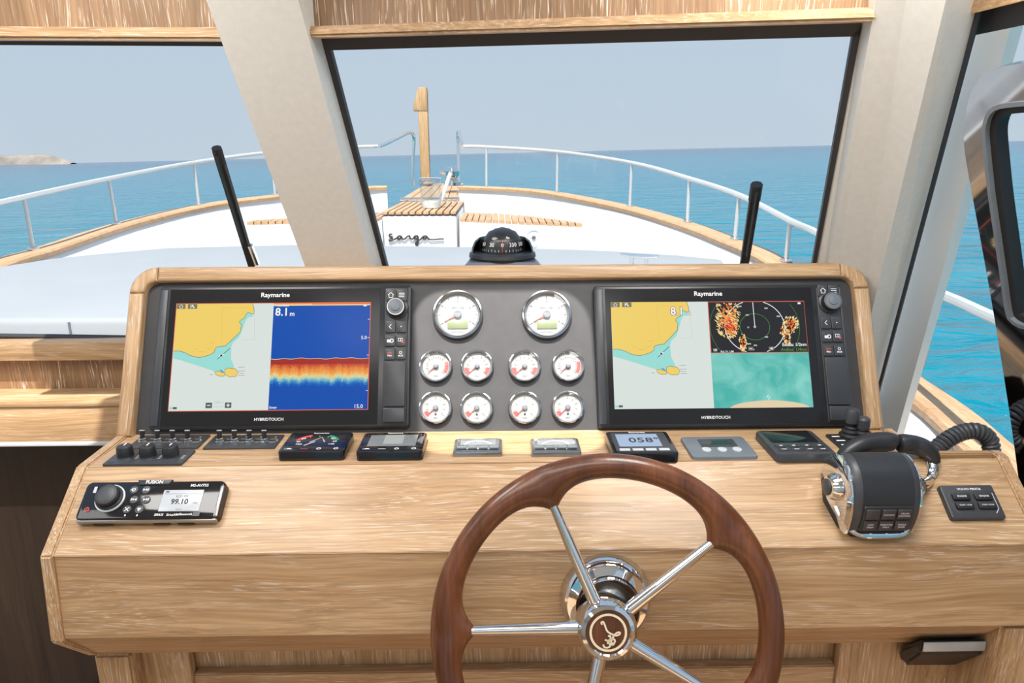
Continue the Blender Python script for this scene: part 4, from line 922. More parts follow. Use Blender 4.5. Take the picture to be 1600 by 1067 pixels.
# ================================================================== DECK INSTRUMENTS
def device(name, label, cat, plane, tl, tr, br, bl, th, body, group=None, r=.006, bev=.003, rot=True):
    """low box standing on a plane; pixel corners are those of its top face"""
    c, w_, h_ = plane.quad(tl, tr, br, bl, th)
    t = thing(name, label, cat, plane.mat(c), group)
    MB().prism(rrect(w_, h_, r), 0, th, body, bev).build('body', t)
    return t, w_, h_
# toggle switch panels
def switch_panel(label, tl, tr, br, bl, xs, py):
    t, w_, h_ = device('switch_panel', label, 'switch panel', DECK, tl, tr, br, bl, .003, DARKG, 'toggle switch panels', .002, .0006)
    c = Vector(t.matrix_basis.translation); pr = MB()
    for i, px in enumerate(xs):
        q = DECK.loc(c, px, py, .003)
        sw = MB().lathe([(.0075, .003), (.0075, .006), (.006, .0065), (.006, .010), (.0045, .011)], CHROME, 12).build('toggle_switch', t, TM(q.x, q.y - .002, 0))
        MB().tube([(0, 0, .008), (0, .003, .022)], [.0028, .0045], BLACK, 10).build('lever', sw)
        MB().box((0, .0030, .0228), (.0085, .002, .0016), LIGHTG, .0005).build('lever_tip', sw)
        pr.line([(q.x + .006, q.y + .010), (q.x + .016, q.y + .010), (q.x + .020, q.y + .004), (q.x + .016, q.y - .003), (q.x + .006, q.y - .003)], .001, CREAMI, .0034)
        pr.rect(q.x + .011, q.y + .018, q.x + .014, q.y + .0195, INK, .0034)
    pr.build('print', t, ang=0)
switch_panel('black panel of four toggle switches nearest the left end', (217.9, 679.3), (327, 679.3), (309.4, 699.7), (203.4, 699.7), (224, 247.5, 271, 294.4), 690)
switch_panel('black panel of four toggle switches left of the wind instrument', (336, 679.3), (442.5, 679.3), (430, 699.7), (318, 699.7), (344.4, 367.5, 390.6, 414), 690)
t, w_, h_ = device('dimmer_panel', 'dark panel with three black rotary knobs at the left end', 'control panel', DECK, (184, 702.5), (304.7, 702.5), (283, 724.7), (165, 724.7), .004, DARKG, None, .002, .0006)
c = Vector(t.matrix_basis.translation); pr = MB()
for px in (196.5, 232, 267.8):
    q = DECK.loc(c, px, 714, .004)
    k_ = MB().lathe([(.0125, .007), (.0125, .014), (.0115, .022), (.0105, .0235), (0, .0238)], BLACK, 24).build('knob', t, TM(q.x, q.y, 0))
    MB().lathe([(.0122, .004), (.0122, .007), (.010, .0075)], SILV, 24).build('knob_skirt', k_)
    MB().box((0, .004, .0242), (.002, .009, .001), INK, .0002).build('pointer', k_)
    for s_ in (0, 1, 2): pr.rect(q.x + .017, q.y + .003 - s_ * .005, q.x + .021, q.y + .0042 - s_ * .005, INK, .0044)
pr.ring((-w_ / 2 + .008, -h_ / 2 + .006), .0018, .0008, INKB, .0044, 12); pr.ring((-w_ / 2 + .013, -h_ / 2 + .006), .0018, .0008, INKB, .0044, 12); pr.build('print', t, ang=0)
# sailing instruments
def instr(label, tl, tr, br, bl, kind):
    t, w_, h_ = device('instrument_display', label, 'instrument display', DECK, tl, tr, br, bl, .016, GLOSSK, 'marine instruments on the console shelf', .007, .003)
    z = .0162; b = MB()
    if kind == 'clear':
        MB().prism(rrect(w_ - .014, h_ - .014, .004), .0155, .0164, DARKG, .0003).build('face', t)
        b.rect(-w_ * .36, -h_ * .22, w_ * .30, h_ * .34, LCDB, .0166)
        b.text('058°', (w_ * .06, h_ * .05), h_ * .30, INKB, .0168, wide=1.0, bold=.01)
        for i in range(4): b.rect(-w_ * .40 + i * w_ * .2 + .002, -h_ * .40, -w_ * .40 + (i + 1) * w_ * .2 - .002, -h_ * .30, LIGHTG, .0166)
        b.text('Raymarine', (0, h_ * .41), h_ * .07, INK, .0168, bold=.03)
    else:
        MB().prism(rrect(w_ - .016, h_ - .014, .004), .0155, .0163, mat('instrument_face', (.018, .019, .022), .1), .0003).build('face', t)
        b.text('Raymarine', (0, h_ * .42), h_ * .075, INK, .0166, bold=.03)
        for i, x in enumerate((-.36, -.12, .10, .36)):
            if i == 1: b.rect(w_ * x - .006, -h_ * .385, w_ * x + .006, -h_ * .365, REDM if kind == 'wind' else INK, .0166)
            elif i == 0: b.rect(w_ * x - .006, -h_ * .39, w_ * x + .006, -h_ * .37, INK, .0166); b.rect(w_ * x - .002, -h_ * .37, w_ * x + .004, -h_ * .34, INK, .0166)
            else: b.ring((w_ * x, -h_ * .37), .003, .0016, INK, .0166, 12)
        if kind == 'wind':
            cx, cy = 0, -h_ * .10; R = w_ * .36
            def bnd(a0, a1, r0, r1, m): b.ring((cx, cy), (r0 + r1) / 2, r1 - r0, m, .0166, 14, rad(a0), rad(a1))
            bnd(112, 160, R * .82, R, REDM); bnd(20, 62, R * .82, R, mat('green_print', (.02, .30, .14), .4))
            for a in range(0, 361, 30):
                if 200 < a < 340: continue
                b.line([(cx + R * .74 * math.cos(rad(a)), cy + R * .74 * math.sin(rad(a))), (cx + R * .8 * math.cos(rad(a)), cy + R * .8 * math.sin(rad(a)))], .0015, INK, .0167)
            for s_ in (-1, 1):
                b.text('60', (s_ * w_ * .23, h_ * .14), h_ * .09, INK, .0167, bold=.02); b.text('90', (s_ * w_ * .28, -h_ * .02), h_ * .09, INK, .0167, bold=.02); b.text('120', (s_ * w_ * .25, -h_ * .15), h_ * .09, INK, .0167, bold=.02)
                b.rect(s_ * w_ * .42 - .006, -h_ * .02, s_ * w_ * .42 + .004, -h_ * .01, INKG, .0167)
            b.line([(-w_ * .16, -h_ * .22), (-w_ * .02, -h_ * .02)], .0028, LIGHTG, .0168); b.line([(-w_ * .10, -h_ * .06), (w_ * .05, h_ * .20), (w_ * .13, -h_ * .05)], .0022, LIGHTG, .0168)
        else:
            b.rect(-w_ * .37, -h_ * .24, w_ * .37, h_ * .33, LCDM, .0165); b.rect(-w_ * .14, -h_ * .14, w_ * .16, h_ * .33, mat('painted_lcd_reflection', (.36, .38, .37), .08), .0167)  # paler block painted on the blank screen as a reflection
    b.build('face_print', t, ang=0)
instr('black wind instrument with red and green arcs', (456, 675), (554, 675), (535.5, 705.5), (433, 705.5), 'wind')
instr('black instrument with a blank grey screen below the sonar display', (572, 675), (668.5, 675), (659, 705.5), (554, 705.5), 'grey')
instr('black instrument reading 058 degrees behind the steering wheel rim', (947, 674), (1043, 673), (1060.4, 708), (955.6, 708), 'clear')
# silver trim-tab indicators
def trimtab(label, tl, tr, br, bl):
    t, w_, h_ = device('trim_indicator', label, 'indicator', DECK, tl, tr, br, bl, .009, SILV, 'silver trim indicators', .004, .003)
    MB().prism(rrect(w_ - .010, h_ - .020, .002, 3, 0, .006), .0085, .0105, STEEL, .0006).build('rim', t)
    MB().prism(rrect(w_ - .022, h_ - .034, .001, 2, 0, .009), .0100, .0110, LCDM, .0002).build('screen', t)
    b = MB(); b.ring((0, -h_ * .22), w_ * .30, .004, LIGHTG, .0113, 20, rad(25), rad(155)); b.build('arc_print', t, ang=0)
    for i in range(4): MB().box((-w_ * .33 + i * w_ * .22, -h_ * .26, .0112), (w_ * .19, .006, .003), MIDG, .0008).build('key', t)
trimtab('small silver indicator under the left pair of gauges', (712, 684.8), (785, 684.8), (785, 706), (706, 706))
trimtab('small silver indicator under the right pair of gauges', (830, 684), (904.5, 684), (908, 706), (828.8, 706))
# grey control panel
t, w_, h_ = device('bow_thruster_panel', 'flat grey control panel with three pale buttons', 'control panel', DECK, (1064, 682), (1161.6, 681), (1183.5, 712), (1081, 714), .006, MIDG, None, .007, .002)
MB().prism(rrect(w_ * .56, h_ * .36, .002, 3, .002, h_ * .14), .0055, .0072, DARKG, .0006).build('screen_frame', t); MB().rect(-w_ * .22, h_ * .04, w_ * .24, h_ * .24, LCDD, .0074).build('screen', t, ang=0)
for x in (-.22, .02, .25): MB().lathe([(.0075, .0055), (.0072, .0072), (.004, .0078), (0, .0078)], LIGHTG, 20).build('button', t, TM(w_ * x, -h_ * .18, 0) @ Matrix.Diagonal((1, 1.2, 1, 1)))
# autopilot head
t, w_, h_ = device('autopilot_head', 'dark grey autopilot keypad with a black screen', 'autopilot', DECK, (1184, 672), (1268.8, 670.5), (1306, 707), (1209, 710), .014, DARKG, None, .009, .004)
MB().prism(rrect(w_ * .80, h_ * .50, .003, 3, -.001, h_ * .19), .0132, .0148, mat('autopilot_screen', (.012, .013, .014), .1), .0004).build('screen', t)
b = MB()
for i, x in enumerate((-.32, -.11, .11, .32)):
    MB().prism(rrect(w_ * .18, .009, .002, 3, w_ * x, -h_ * .21), .0135, .0158, GREYK, .0008).build('key', t); MB().prism(rrect(w_ * .18, .009, .002, 3, w_ * x, -h_ * .36), .0135, .0158, GREYK, .0008).build('key', t)
    b.rect(w_ * x - .004, -h_ * .36 - .001, w_ * x + .004, -h_ * .36 + .001, INK, .0160); b.rect(w_ * x - .002, -h_ * .21 - .002, w_ * x + .003, -h_ * .21 + .001, INK, .0160)
b.build('key_print', t, ang=0)
# thruster joysticks
t, w_, h_ = device('joystick_panel', 'black panel with two thruster joysticks beside the throttle', 'joystick panel', DECK, (1293, 678), (1358, 677), (1385, 704), (1317, 705), .004, BLACK, None, .003, .001)
c = Vector(t.matrix_basis.translation)
for (bx, by, tx, ty) in ((1328, 682, 1330, 639), (1346, 684, 1346, 652)):
    q = DECK.loc(c, bx, by, .004); hh = (hit_y(tx, ty, c.y + q.y).z - c.z)
    j = MB().lathe([(.018, .004), (.018, .008), (.014, .011), (.0145, .015), (.010, .018), (.0105, .021), (.0075, .024)], RUBBER, 24).build('joystick', t, TM(q.x, q.y, 0))
    MB().tube([(0, 0, .02), (0, 0, hh * .62)], .0065, RUBBER, 12).build('stem', j)
    MB().lathe([(.0075, hh * .50), (.0105, hh * .56), (.0105, hh * .92), (.008, hh), (0, hh)], DARKG, 20).build('handle', j)
b = MB(); q = DECK.loc(c, 1329, 693, .004); b.flat([(q.x - .008, q.y - .005), (q.x + .009, q.y - .001), (q.x + .003, q.y + .008)], REDM, .0044)
for i in range(3): b.rect(-w_ * .42, h_ * (.36 - .24 * i), -w_ * .22, h_ * (.30 - .24 * i), INK, .0044)
b.build('print', t, ang=0)

# ================================================================== RADIO
RT = .016
c, w_, h_ = SLOPE.quad((137, 751.5), (352, 751.5), (341, 811), (116, 813), RT)
t = thing('marine_stereo', 'black marine stereo with round knob and grey screen on the desk', 'stereo', SLOPE.mat(c))
MB().prism(rrect(w_, h_, .009), 0, RT, GLOSSK, .003).build('body', t)
MB().box((0, -h_ / 2 + .001, RT * .5), (w_ * .98, .006, RT * .8), SILV, .0028).build('front_lip', t)
MB().box((w_ / 2 - .004, -.002, RT - .001), (.006, h_ * .80, .004), SILV, .0015).build('side_trim', t)
for x, l in ((-.31, .14), (.10, .12), (.27, .12)): MB().box((w_ * x, -h_ / 2 - .0022, RT * .33), (w_ * l, .002, .004), RUBBER, .0008).build('drain_slot', t)
L = lambda x, y: SLOPE.loc(c, x * .3813, 660 + y * .3813, RT)
q = L(455, 312)
kb = MB().lathe([(.0235, RT), (.0235, RT + .006), (.021, RT + .0075), (.0205, RT + .016), (.0185, RT + .0185), (.0135, RT + .019), (0, RT + .0185)], BLACK, 40).build('volume_knob', t, TM(q.x - .001, q.y, RT * .18) @ Matrix.Scale(.82, 4))
MB().lathe([(.0262, RT), (.0262, RT + .002), (.0238, RT + .0025)], LCDP, 40).build('knob_ring', kb); MB().lathe([(.0150, RT + .0188), (.0125, RT + .0196), (0, RT + .0192)], DARKG, 32).build('knob_cap', kb)
b = MB(); zi = RT + .0016
for (x, y, s) in ((550, 277, 'src'), (600, 277, 'play'), (550, 317, 'prev'), (600, 317, 'next'), (521, 357, 'mute'), (571, 357, 'menu')):
    q = L(x, y); MB().lathe([(.0062, RT), (.006, RT + .0012), (0, RT + .0014)], GREYK, 20).build('button', t, TM(q.x, q.y, 0))
    if s == 'src': b.ring((q.x, q.y), .0024, .001, INK, zi, 14); b.rect(q.x - .004, q.y - .0005, q.x + .0, q.y + .0005, INK, zi)
    elif s in ('next', 'play'):
        b.flat([(q.x - .004, q.y - .002), (q.x - .0005, q.y), (q.x - .004, q.y + .002)], INK, zi); b.flat([(q.x, q.y - .002), (q.x + .003, q.y), (q.x, q.y + .002)], INK, zi); b.rect(q.x + .003, q.y - .002, q.x + .004, q.y + .002, INK, zi)
    elif s == 'prev':
        b.flat([(q.x + .004, q.y - .002), (q.x + .004, q.y + .002), (q.x + .0005, q.y)], INK, zi); b.flat([(q.x, q.y - .002), (q.x, q.y + .002), (q.x - .003, q.y)], INK, zi); b.rect(q.x - .004, q.y - .002, q.x - .003, q.y + .002, INK, zi)
    elif s == 'mute': b.line([(q.x - .003, q.y - .003), (q.x + .003, q.y + .003)], .001, INK, zi); b.line([(q.x - .003, q.y + .003), (q.x + .003, q.y - .003)], .001, INK, zi)
    else: b.rect(q.x - .0025, q.y - .0004, q.x + .0025, q.y + .002, INK, zi); b.rect(q.x - .001, q.y - .003, q.x + .001, q.y, INK, zi)
q = L(358, 358); b.ring((q.x, q.y), .0030, .001, REDM, zi, 16); b.rect(q.x - .0005, q.y - .001, q.x + .0005, q.y + .003, REDM, zi)
q = L(392, 278); b.rect(q.x - .002, q.y - .005, q.x + .0025, q.y + .005, LIGHTG, zi)
q = L(820, 260); b.text('MS-AV755', (q.x, q.y), .0062, INK, zi, bold=.02)
for x, y, s in ((652, 380, 'SIRIUS'), (708, 380, 'SiriusXM'), (762, 378, 'Bluetooth')): q = L(x, y); b.text(s, (q.x, q.y), .0048, INK, zi, bold=.015)
q = L(805, 377); b.rect(q.x - .005, q.y - .003, q.x + .005, q.y + .003, INKG, zi)
for x in (514, 563): q = L(x, 382); b.flat([(q.x - .0015, q.y), (q.x, q.y - .0018), (q.x + .0015, q.y), (q.x, q.y + .0018)], INK, zi)
q0, q1 = L(648, 365), L(838, 276); zl = RT + .0010
scr = MB().prism([(q0.x, q0.y), (q1.x - .0, q0.y), (q1.x, q1.y), (q0.x + .0, q1.y)], RT, zl, LCDP, .0003).build('screen', t)
s2 = MB(); mx = (q0.x + q1.x) / 2; ws = q1.x - q0.x; hs = q1.y - q0.y
s2.text('FM', (q0.x + .003, q1.y - hs * .10), hs * .13, INKB, zl + .0003, 'LEFT', bold=.02); s2.line([(q0.x + .002, q1.y - hs * .19), (q1.x - .002, q1.y - hs * .19)], .0004, INKG, zl + .0003)
s2.text('KISS FM', (mx, q1.y - hs * .32), hs * .16, INKB, zl + .0003); s2.text('99.10', (mx - .002, q1.y - hs * .57), hs * .34, INKB, zl + .0003, bold=.03); s2.text('MHz', (mx + ws * .36, q1.y - hs * .63), hs * .11, INKG, zl + .0003); s2.text('Stereo', (mx, q1.y - hs * .92), hs * .10, INKG, zl + .0003)
s2.build('screen_text', t, ang=0)
q = L(636, 245); MB().prism([(q.x - .022, q.y - .0045), (q.x + .022, q.y - .0045), (q.x + .026, q.y + .0035), (q.x - .026, q.y + .0035)], RT - .003, RT + .0015, BLACK, .0006).build('brand_tab', t); b.text('FUSION', (q.x, q.y - .0006), .0075, INK, RT + .0019, bold=.025)
b.build('face_print', t, ang=0)

# ================================================================== ENGINE BUTTON PANEL
t, w_, h_ = device('engine_button_panel', 'black four-button engine panel on the right of the desk', 'button panel', SLOPE, (1468, 758), (1551.6, 756), (1572, 809), (1488, 811), .009, DARKG, None, .004, .003)
b = MB(); zi = .0132
for (x, y, s) in ((-.19, .12, 'ENGINE'), (.22, .12, 'ENGINE'), (-.19, -.14, 'START / STOP'), (.22, -.14, 'START / STOP')):
    MB().prism(rrect(w_ * .32, h_ * .20, .002, 3, w_ * x, h_ * y), .0085, .0128, BLACK, .001).build('button', t); b.text(s, (w_ * x, h_ * y), h_ * (.075 if len(s) < 8 else .055), INK, zi, bold=.01)
b.text('VOLVO PENTA', (.002, h_ * .36), h_ * .09, INK, .0093, wide=1.1, bold=.02); b.line([(-w_ * .40, h_ * .24), (-w_ * .40, -h_ * .22), (-w_ * .32, -h_ * .36)], .0012, INKG, .0093); b.line([(w_ * .42, h_ * .24), (w_ * .42, -h_ * .22), (w_ * .34, -h_ * .36)], .0012, LIGHTG, .0093); b.build('print', t, ang=0)

# ================================================================== THROTTLE
pb0 = SLOPE.at(1349, 782)
t = thing('throttle_control', 'black and chrome twin-lever throttle control on the desk', 'throttle', SLOPE.mat(pb0) @ Matrix.Scale(.91, 4)); TMi = (SLOPE.mat(pb0) @ Matrix.Scale(.91, 4)).inverted()
def base_poly(s, f=1.0): return [(x * s, y * s * f) for x, y in [(-.060, .040), (-.068, .0), (-.058, -.045), (-.040, -.062), (.040, -.062), (.058, -.045), (.068, .0), (.060, .040), (.045, .052), (-.045, .052)]]
MB().prism(base_poly(1.0), 0, .010, BLACK, .003).build('base_plate', t)
# chrome skirt tapering up
def loft(name, rings, m, parent, cap=True, ang=35):
    n = len(rings[0]); v = [p for r in rings for p in r]; f = []
    for j in range(len(rings) - 1):
        for i in range(n): f.append((j * n + i, j * n + (i + 1) % n, (j + 1) * n + (i + 1) % n, (j + 1) * n + i))
    if cap: f += [tuple(range(n))[::-1], tuple(range((len(rings) - 1) * n, len(rings) * n))]
    bm = bmesh.new(); vv = [bm.verts.new(p) for p in v]
    for q in f: bm.faces.new([vv[i] for i in q])
    bmesh.ops.recalc_face_normals(bm, faces=bm.faces[:]); return MB().bm(bm, m).build(name, parent, ang=ang)
loft('chrome_skirt', [[(x, y, z) for x, y in base_poly(s)] for s, z in ((.97, .009), (.95, .018), (.86, .040), (.80, .050))], CHROME, t)
# domed body: arch in (v, n) extruded along u with rounded ends
arch = [(-.064, .014), (-.058, .034), (-.046, .058), (-.026, .080), (.0, .093), (.026, .092), (.046, .080), (.056, .060), (.058, .030), (.056, .014)]
arch = [(p.x, p.y) for p in smooth([Vector((a, b_, 0)) for a, b_ in arch], 4)]
rings = []
for u, k in ((-.052, .90), (-.0515, .95), (-.048, .985), (-.040, 1), (.040, 1), (.048, .985), (.0515, .95), (.052, .90)): rings.append([(u, a * k, .014 + (b_ - .014) * k) for a, b_ in arch])
loft('domed_body', rings, DARKG, t)
rings = [[(u, a * 1.006, .014 + (b_ - .014) * 1.012) for a, b_ in arch] for u in (-.040, .040)]
loft('dome_cover', rings, BLACK, t)
for u0, u1 in ((-.060, -.051), (.051, .060)):
    loft('chrome_side', [[(u, a * k + .002, .012 + (b_ - .014) * k * .93) for a, b_ in arch] for u, k in ((u0, .90 if u0 < 0 else 1.0), ((u0 + u1) / 2, 1.0), (u1, 1.0 if u0 < 0 else .90))], CHROME, t)
# keypad on the front of the dome
kp_a, kp_b = Vector((0, -.0618, .026)), Vector((0, -.040, .0672)); kd = (kp_b - kp_a); kl = kd.length; kd.normalize(); KM = Matrix((Vector((1, 0, 0)), kd, Vector((1, 0, 0)).cross(kd))).transposed().to_4x4(); KM.translation = (kp_a + kp_b) / 2 + Vector((1, 0, 0)).cross(kd) * .0015
pad = MB().prism(rrect(.078, kl, .003), -.004, .002, BLACK, .001).build('keypad', t, KM)
txt = [['', 'STATION', 'CRUISE\nCONTROL'], ['LOW\nSPEED', 'THROTTLE\nONLY', 'SINGLE\nLEVER']]
pr = MB()
for r in range(2):
    for k_ in range(3):
        x, y = (k_ - 1) * .0248, kl * (.23 - .46 * r); MB().prism(rrect(.0215, kl * .38, .0018, 3, x, y), .001, .0045, GREYK, .0008).build('key', pad)
        for i, s in enumerate(txt[r][k_].split('\n')):
            if s: pr.text(s, (x, y + (.0024 - .0048 * i if '\n' in txt[r][k_] else 0)), .0040, INK, .0048, bold=.015)
pr.build('key_print', pad, ang=0)
# chrome front bumper
MB().tube(smooth([(-.060, -.02, .022), (-.054, -.045, .020), (-.036, -.064, .018), (0, -.067, .017), (.036, -.064, .018), (.054, -.045, .020), (.060, -.02, .022)], 5), .0055, CHROME, 10).build('chrome_trim', t)
# levers: pivot bosses, chrome arms and black grips shaped along world points
YL = PD[0] + .075
def W(px, py, Y): return TMi @ hit_y(px, py, Y)
for s_ in (-1, 1):
    lv = MB().lathe([(.022, 0), (.022, .010), (.018, .018), (.010, .021), (0, .0215)], CHROME, 32).build('lever', t, TM(s_ * .056, .004, .045) @ RY(s_ * PI / 2))
    cap_ = MB().lathe([(.0135, .020), (.0135, .0225), (.010, .0245), (0, .0248)], DARKG, 24).build('lever_cap', lv)
    inv = lv.matrix_basis.inverted()
    if s_ < 0:
        P = [(-.0665, .004, .045), TMi @ hit_y(1299, 742, YL + .01), TMi @ hit_y(1308, 725, YL + .02), TMi @ hit_y(1322, 712, YL + .025)]
        G = [W(1316, 716, YL + .025), W(1326, 706, YL + .03), W(1345, 696, YL + .035), W(1365, 691, YL + .04), W(1385, 690, YL + .04), W(1395, 691, YL + .04), W(1398, 693, YL + .04)]
        rs = [.0115, .0145, .0165, .0170, .0170, .0155, .009]
    else:
        P = [(.0665, .004, .045), TMi @ hit_y(1449, 752, YL + .01), TMi @ hit_y(1457, 735, YL + .02), TMi @ hit_y(1455, 722, YL + .03)]
        G = [W(1461, 724, YL + .025), W(1455, 711, YL + .03), W(1443, 700, YL + .035), W(1428, 695, YL + .04), W(1413, 693, YL + .04), W(1405, 693, YL + .04), W(1402, 693, YL + .04)]
        rs = [.0090, .0135, .0160, .0170, .0170, .0155, .009]
    MB().tube([inv @ Vector(p) for p in smooth([Vector(p) for p in P], 5)], .0105, CHROME, 14).build('lever_arm', lv)
    sm = smooth(G, 4); rr = []
    for i in range(len(sm)): f_ = i / 4; k_ = min(int(f_), len(rs) - 2); rr.append(rs[k_] + (rs[k_ + 1] - rs[k_]) * (f_ - k_))
    MB().tube([inv @ Vector(p) for p in sm], rr, BLACK, 16).build('grip', lv)

# ================================================================== COILED CORD
path = smooth([hit_y(1440, 722, 1.04), hit_y(1462, 702, 1.05), hit_y(1482, 686, 1.055), hit_y(1505, 675, 1.06), hit_y(1528, 674, 1.06), hit_y(1545, 686, 1.06), hit_y(1549, 704, 1.055), hit_y(1547, 716, 1.05)], 30)
Lc_ = [0]
for i in range(len(path) - 1): Lc_.append(Lc_[-1] + (path[i + 1] - path[i]).length)
hel = []; turns = 23; N_ = turns * 14
for k_ in range(N_ + 1):
    d = Lc_[-1] * k_ / N_; i = 0
    while i < len(Lc_) - 2 and Lc_[i + 1] < d: i += 1
    p = path[i].lerp(path[i + 1], (d - Lc_[i]) / max(Lc_[i + 1] - Lc_[i], 1e-9)); tt = (path[min(i + 2, len(path) - 1)] - path[max(i - 1, 0)]).normalized()
    a_ = tt.cross(Vector((0, 1, 0))).normalized(); b_ = tt.cross(a_); q = 2 * PI * turns * k_ / N_; hel.append(p + (a_ * math.cos(q) + b_ * math.sin(q)) * .0105)
tag(MB().tube(hel, .0037, DARKG, 7).build('coiled_cord'), 'dark grey coiled handset cord looping over the desk corner', 'cord')

# ================================================================== STEERING WHEEL
WC = hit(949.5, 986, (0, .815, 0), Vector((0, 1, 0))); WE = rad(17)
wn = Vector((0, -math.cos(WE), math.sin(WE))); wu = Vector((1, 0, 0)); wv = wn.cross(wu)
WM = Matrix((wu, wv, wn)).transposed().to_4x4(); WM.translation = WC
RW = .222
sw = thing('steering_wheel', 'polished mahogany steering wheel with five steel spokes', 'steering wheel', WM)
angs = [rad(113), rad(39), rad(-31), rad(-104), rad(179)]
n_, ms = 240, 16; v = []; f = []
for i in range(n_):
    th = 2 * PI * i / n_; bp2 = 0
    for a in angs:
        dd = abs((th - a + PI) % (2 * PI) - PI); bp2 = max(bp2, math.exp(-(dd / .125) ** 1.2))
    ro, ri = RW + .017, RW - .0165 - .031 * bp2; rc_, ra_ = (ro + ri) / 2, (ro - ri) / 2; hz = .0165 - .004 * bp2
    for k_ in range(ms):
        q = 2 * PI * k_ / ms; cx = math.cos(q); r_ = rc_ + ra_ * cx; zz_ = hz * math.sin(q) * (1 if cx > -.2 else 1 - .45 * bp2 * (-cx)); v.append((r_ * math.cos(th), r_ * math.sin(th), zz_))
for i in range(n_):
    for k_ in range(ms): f.append((i * ms + k_, ((i + 1) % n_) * ms + k_, ((i + 1) % n_) * ms + (k_ + 1) % ms, i * ms + (k_ + 1) % ms))
MB().add(v, f, RIMW).build('rim', sw, ang=60)
HZ = -.012   # hub sits a little behind the rim
for a in angs:
    p0 = Vector((.034 * math.cos(a), .034 * math.sin(a), HZ)); p1 = Vector(((RW - .038) * math.cos(a), (RW - .038) * math.sin(a), 0))
    MB().tube([p0, p0.lerp(p1, .5), p1], [.0098, .0082, .0064], CHROME, 16).build('spoke', sw)
hub = MB().lathe([(.024, -.052), (.034, -.040), (.0405, -.024), (.042, -.004), (.0405, .010), (.036, .017), (.031, .019), (.029, .0165)], CHROME, 48).build('hub', sw, TM(0, 0, HZ))
em = MB().lathe([(.0292, .0165), (0, .0168)], RIMW, 40); em.ring((0, 0), .0238, .0032, CREAMI, .0175, 48)
def E_(x, y): return ((x - 806) / 70. * .0238, -(y - 776) / 62. * .0238)
for st_ in ([(782, 748), (779, 741), (786, 738), (792, 748), (798, 764), (806, 774), (822, 782), (838, 786), (850, 782), (852, 776), (842, 776), (830, 784), (820, 796), (804, 803), (792, 800)], [(805, 789), (812, 786), (814, 796), (806, 808), (800, 802)], [(812, 800), (826, 797), (832, 806), (824, 814), (816, 806), (826, 797)], [(800, 812), (808, 812), (812, 822), (800, 828), (788, 824), (786, 816)], [(812, 812), (822, 818), (830, 812)]):
    em.line([E_(p.x, p.y) for p in smooth([Vector((*p, 0)) for p in st_], 4)], .0024, CREAMI, .0177)
em.build('emblem', hub, ang=0, label='cream ring and script monogram on wood')
# column from the front board to the hub
fl = FRONT.at(946, 932); flw = thing('steering_column', 'polished steel column boss behind the steering wheel hub', 'steering column', FRONT.mat(fl))
inv = FRONT.mat(fl).inverted(); hb = inv @ (WM @ Vector((0, 0, HZ - .045)))
ax_ = hb.normalized(); qM = ax_.to_track_quat('Z', 'Y').to_matrix().to_4x4(); ln_ = hb.length
MB().lathe([(.066, 0), (.066, .008), (.063, .016), (.058, .021), (.052, .022), (.046, .024), (.044, .034)], CHROME, 48).build('flange', flw)
MB().lathe([(.040, .0), (.040, ln_ * .70), (.034, ln_ * .76), (.030, ln_ * .80), (.024, ln_ + .004)], STEEL, 40).build('shaft', flw, qM)
MB().lathe([(.0402, ln_ * .56), (.0408, ln_ * .57), (.0402, ln_ * .58)], BLACK, 40).build('seam_ring', flw, qM)

# ================================================================== COMPASS
YC = 1.352; cz = PT[1] - .006
cx_ = hit_y(785, 400, YC).x
cp = thing('compass', 'black domed ship compass on top of the console', 'compass', TM(cx_, YC, cz))
hexa('mounting_plate', [(-.088, -.066, -.018), (.088, -.066, -.018), (.080, .07, -.024), (-.080, .07, -.024)], [(-.064, -.058, .0045), (.064, -.058, .0045), (.058, .06, .0045), (-.058, .06, .0045)], mat('slate_plate', (.09, .11, .16), .3, noise=.05), cp)
MB().lathe([(.062, .004), (.0645, .009), (.063, .015), (.056, .019), (.044, .018), (.0395, .012), (0, .012)], BLACK, 48).build('base', cp)
MB().lathe([(.060, .014), (.058, .026), (.053, .037), (.0455, .043), (.044, .040), (.0440, .014)], BLACK, 40, None, rad(-20), rad(200)).build('shroud', cp)
MB().lathe([(.026, .0), (.026, .044), (.020, .052), (0, .055)], BLACK, 24).build('rear_hood', cp, TM(0, .046, .004) @ Matrix.Diagonal((.75, .45, 1, 1)))
MB().lathe([(.0, .014), (.0395, .016), (.0390, .026), (.0355, .042), (.026, .055), (.012, .061), (0, .062)], mat('compass_bowl', (.02, .018, .018), .35, noise=.05), 40).build('card', cp)
nm = MB()
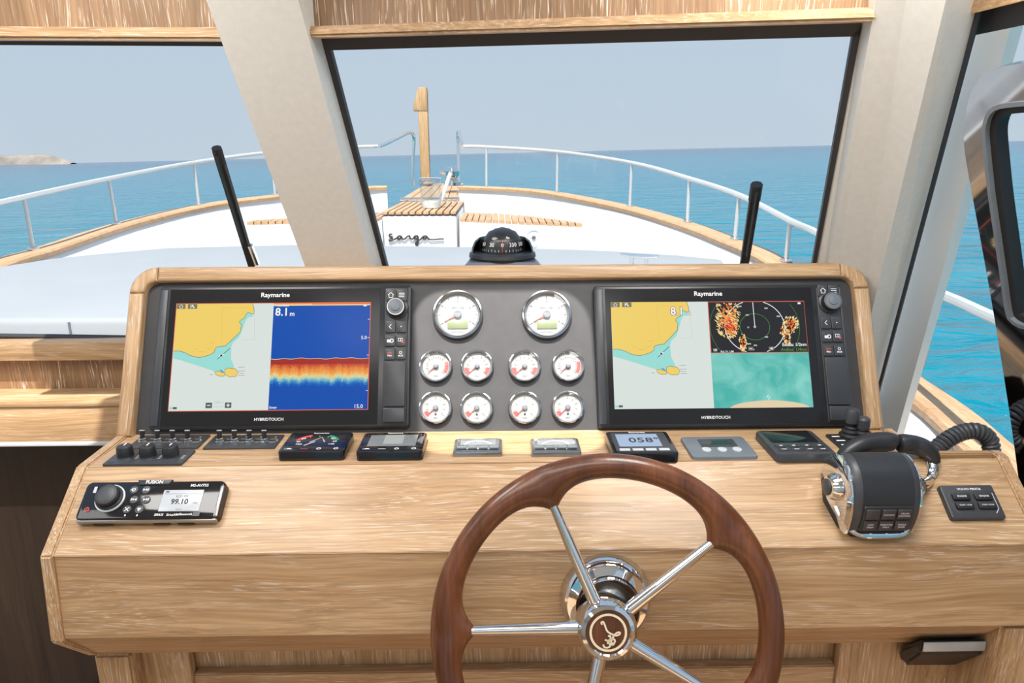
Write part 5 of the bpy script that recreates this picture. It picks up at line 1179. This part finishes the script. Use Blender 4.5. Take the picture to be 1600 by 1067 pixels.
for i in range(36):
    a = -PI / 2 + 2 * PI * i / 36
    M_ = RZ(a + PI / 2) @ TM(0, -.0400, .0235) @ RX(rad(84)); nm.rect(-.0004, -.003, .0004, .001 if i % 3 else .002, INK, 0, M_)
    if i % 3 == 0:
        deg = (360 - 10 * i * -1) % 360; M_ = RZ(a + PI / 2) @ TM(0, -.0394, .0335) @ RX(rad(76)); nm.text(str((-(i * 10)) % 360), (0, 0), .0105, INK, 0, M=M_, bold=.015)
nm.build('card_numbers', cp, ang=0)
MB().box((0, -.0402, .032), (.0010, .0008, .024), REDM).build('lubber_line', cp)
MB().lathe([(.0430, .020), (.0425, .032), (.0395, .046), (.031, .059), (.017, .067), (0, .0695)], DOME, 40).build('dome', cp)

# ================================================================== BLACK BOX UNDER THE DESK
Yk = PG[0] - .045
a0 = hit_y(1437, 999, Yk); a1 = hit_y(1548, 999, Yk); a2 = hit_y(1548, 1020, Yk)
ub = thing('under_desk_unit', 'black slab-shaped unit fixed under the right of the desk', 'unit', TM((a0.x + a1.x) / 2, Yk, (a0.z + a2.z) / 2 ))
wk, hk = a1.x - a0.x, a0.z - a2.z
hexv = [(-wk / 2, 0, hk / 2), (wk / 2, 0, hk / 2), (wk / 2, 0, -hk / 2), (-wk / 2, 0, -hk / 2)]
bk = [tuple(hit_y(x_, y_, Yk + .066) - Vector(ub.location)) for x_, y_ in ((1399, 1013), (1512, 1013), (1506, 1040), (1408, 1040))]
bm = bmesh.new(); vv = [bm.verts.new(p) for p in hexv + bk]
for q in [(0, 1, 2, 3), (7, 6, 5, 4), (0, 4, 5, 1), (1, 5, 6, 2), (2, 6, 7, 3), (3, 7, 4, 0)]: bm.faces.new([vv[i] for i in q])
bmesh.ops.recalc_face_normals(bm, faces=bm.faces[:]); bmesh.ops.bevel(bm, geom=bm.edges[:], offset=.007, segments=3, affect='EDGES'); MB().bm(bm, BLACK).build('body', ub)
MB().box((0, -.0005, .0), (wk - .014, .003, hk - .010), mat('pewter_face', (.46, .51, .54), .3, .3, noise=.03), .001).build('front_face', ub)
MB().box((0, .052, hk * .5 - .010), (wk * .6, .02, .03), BLACK, .003).build('mount', ub)
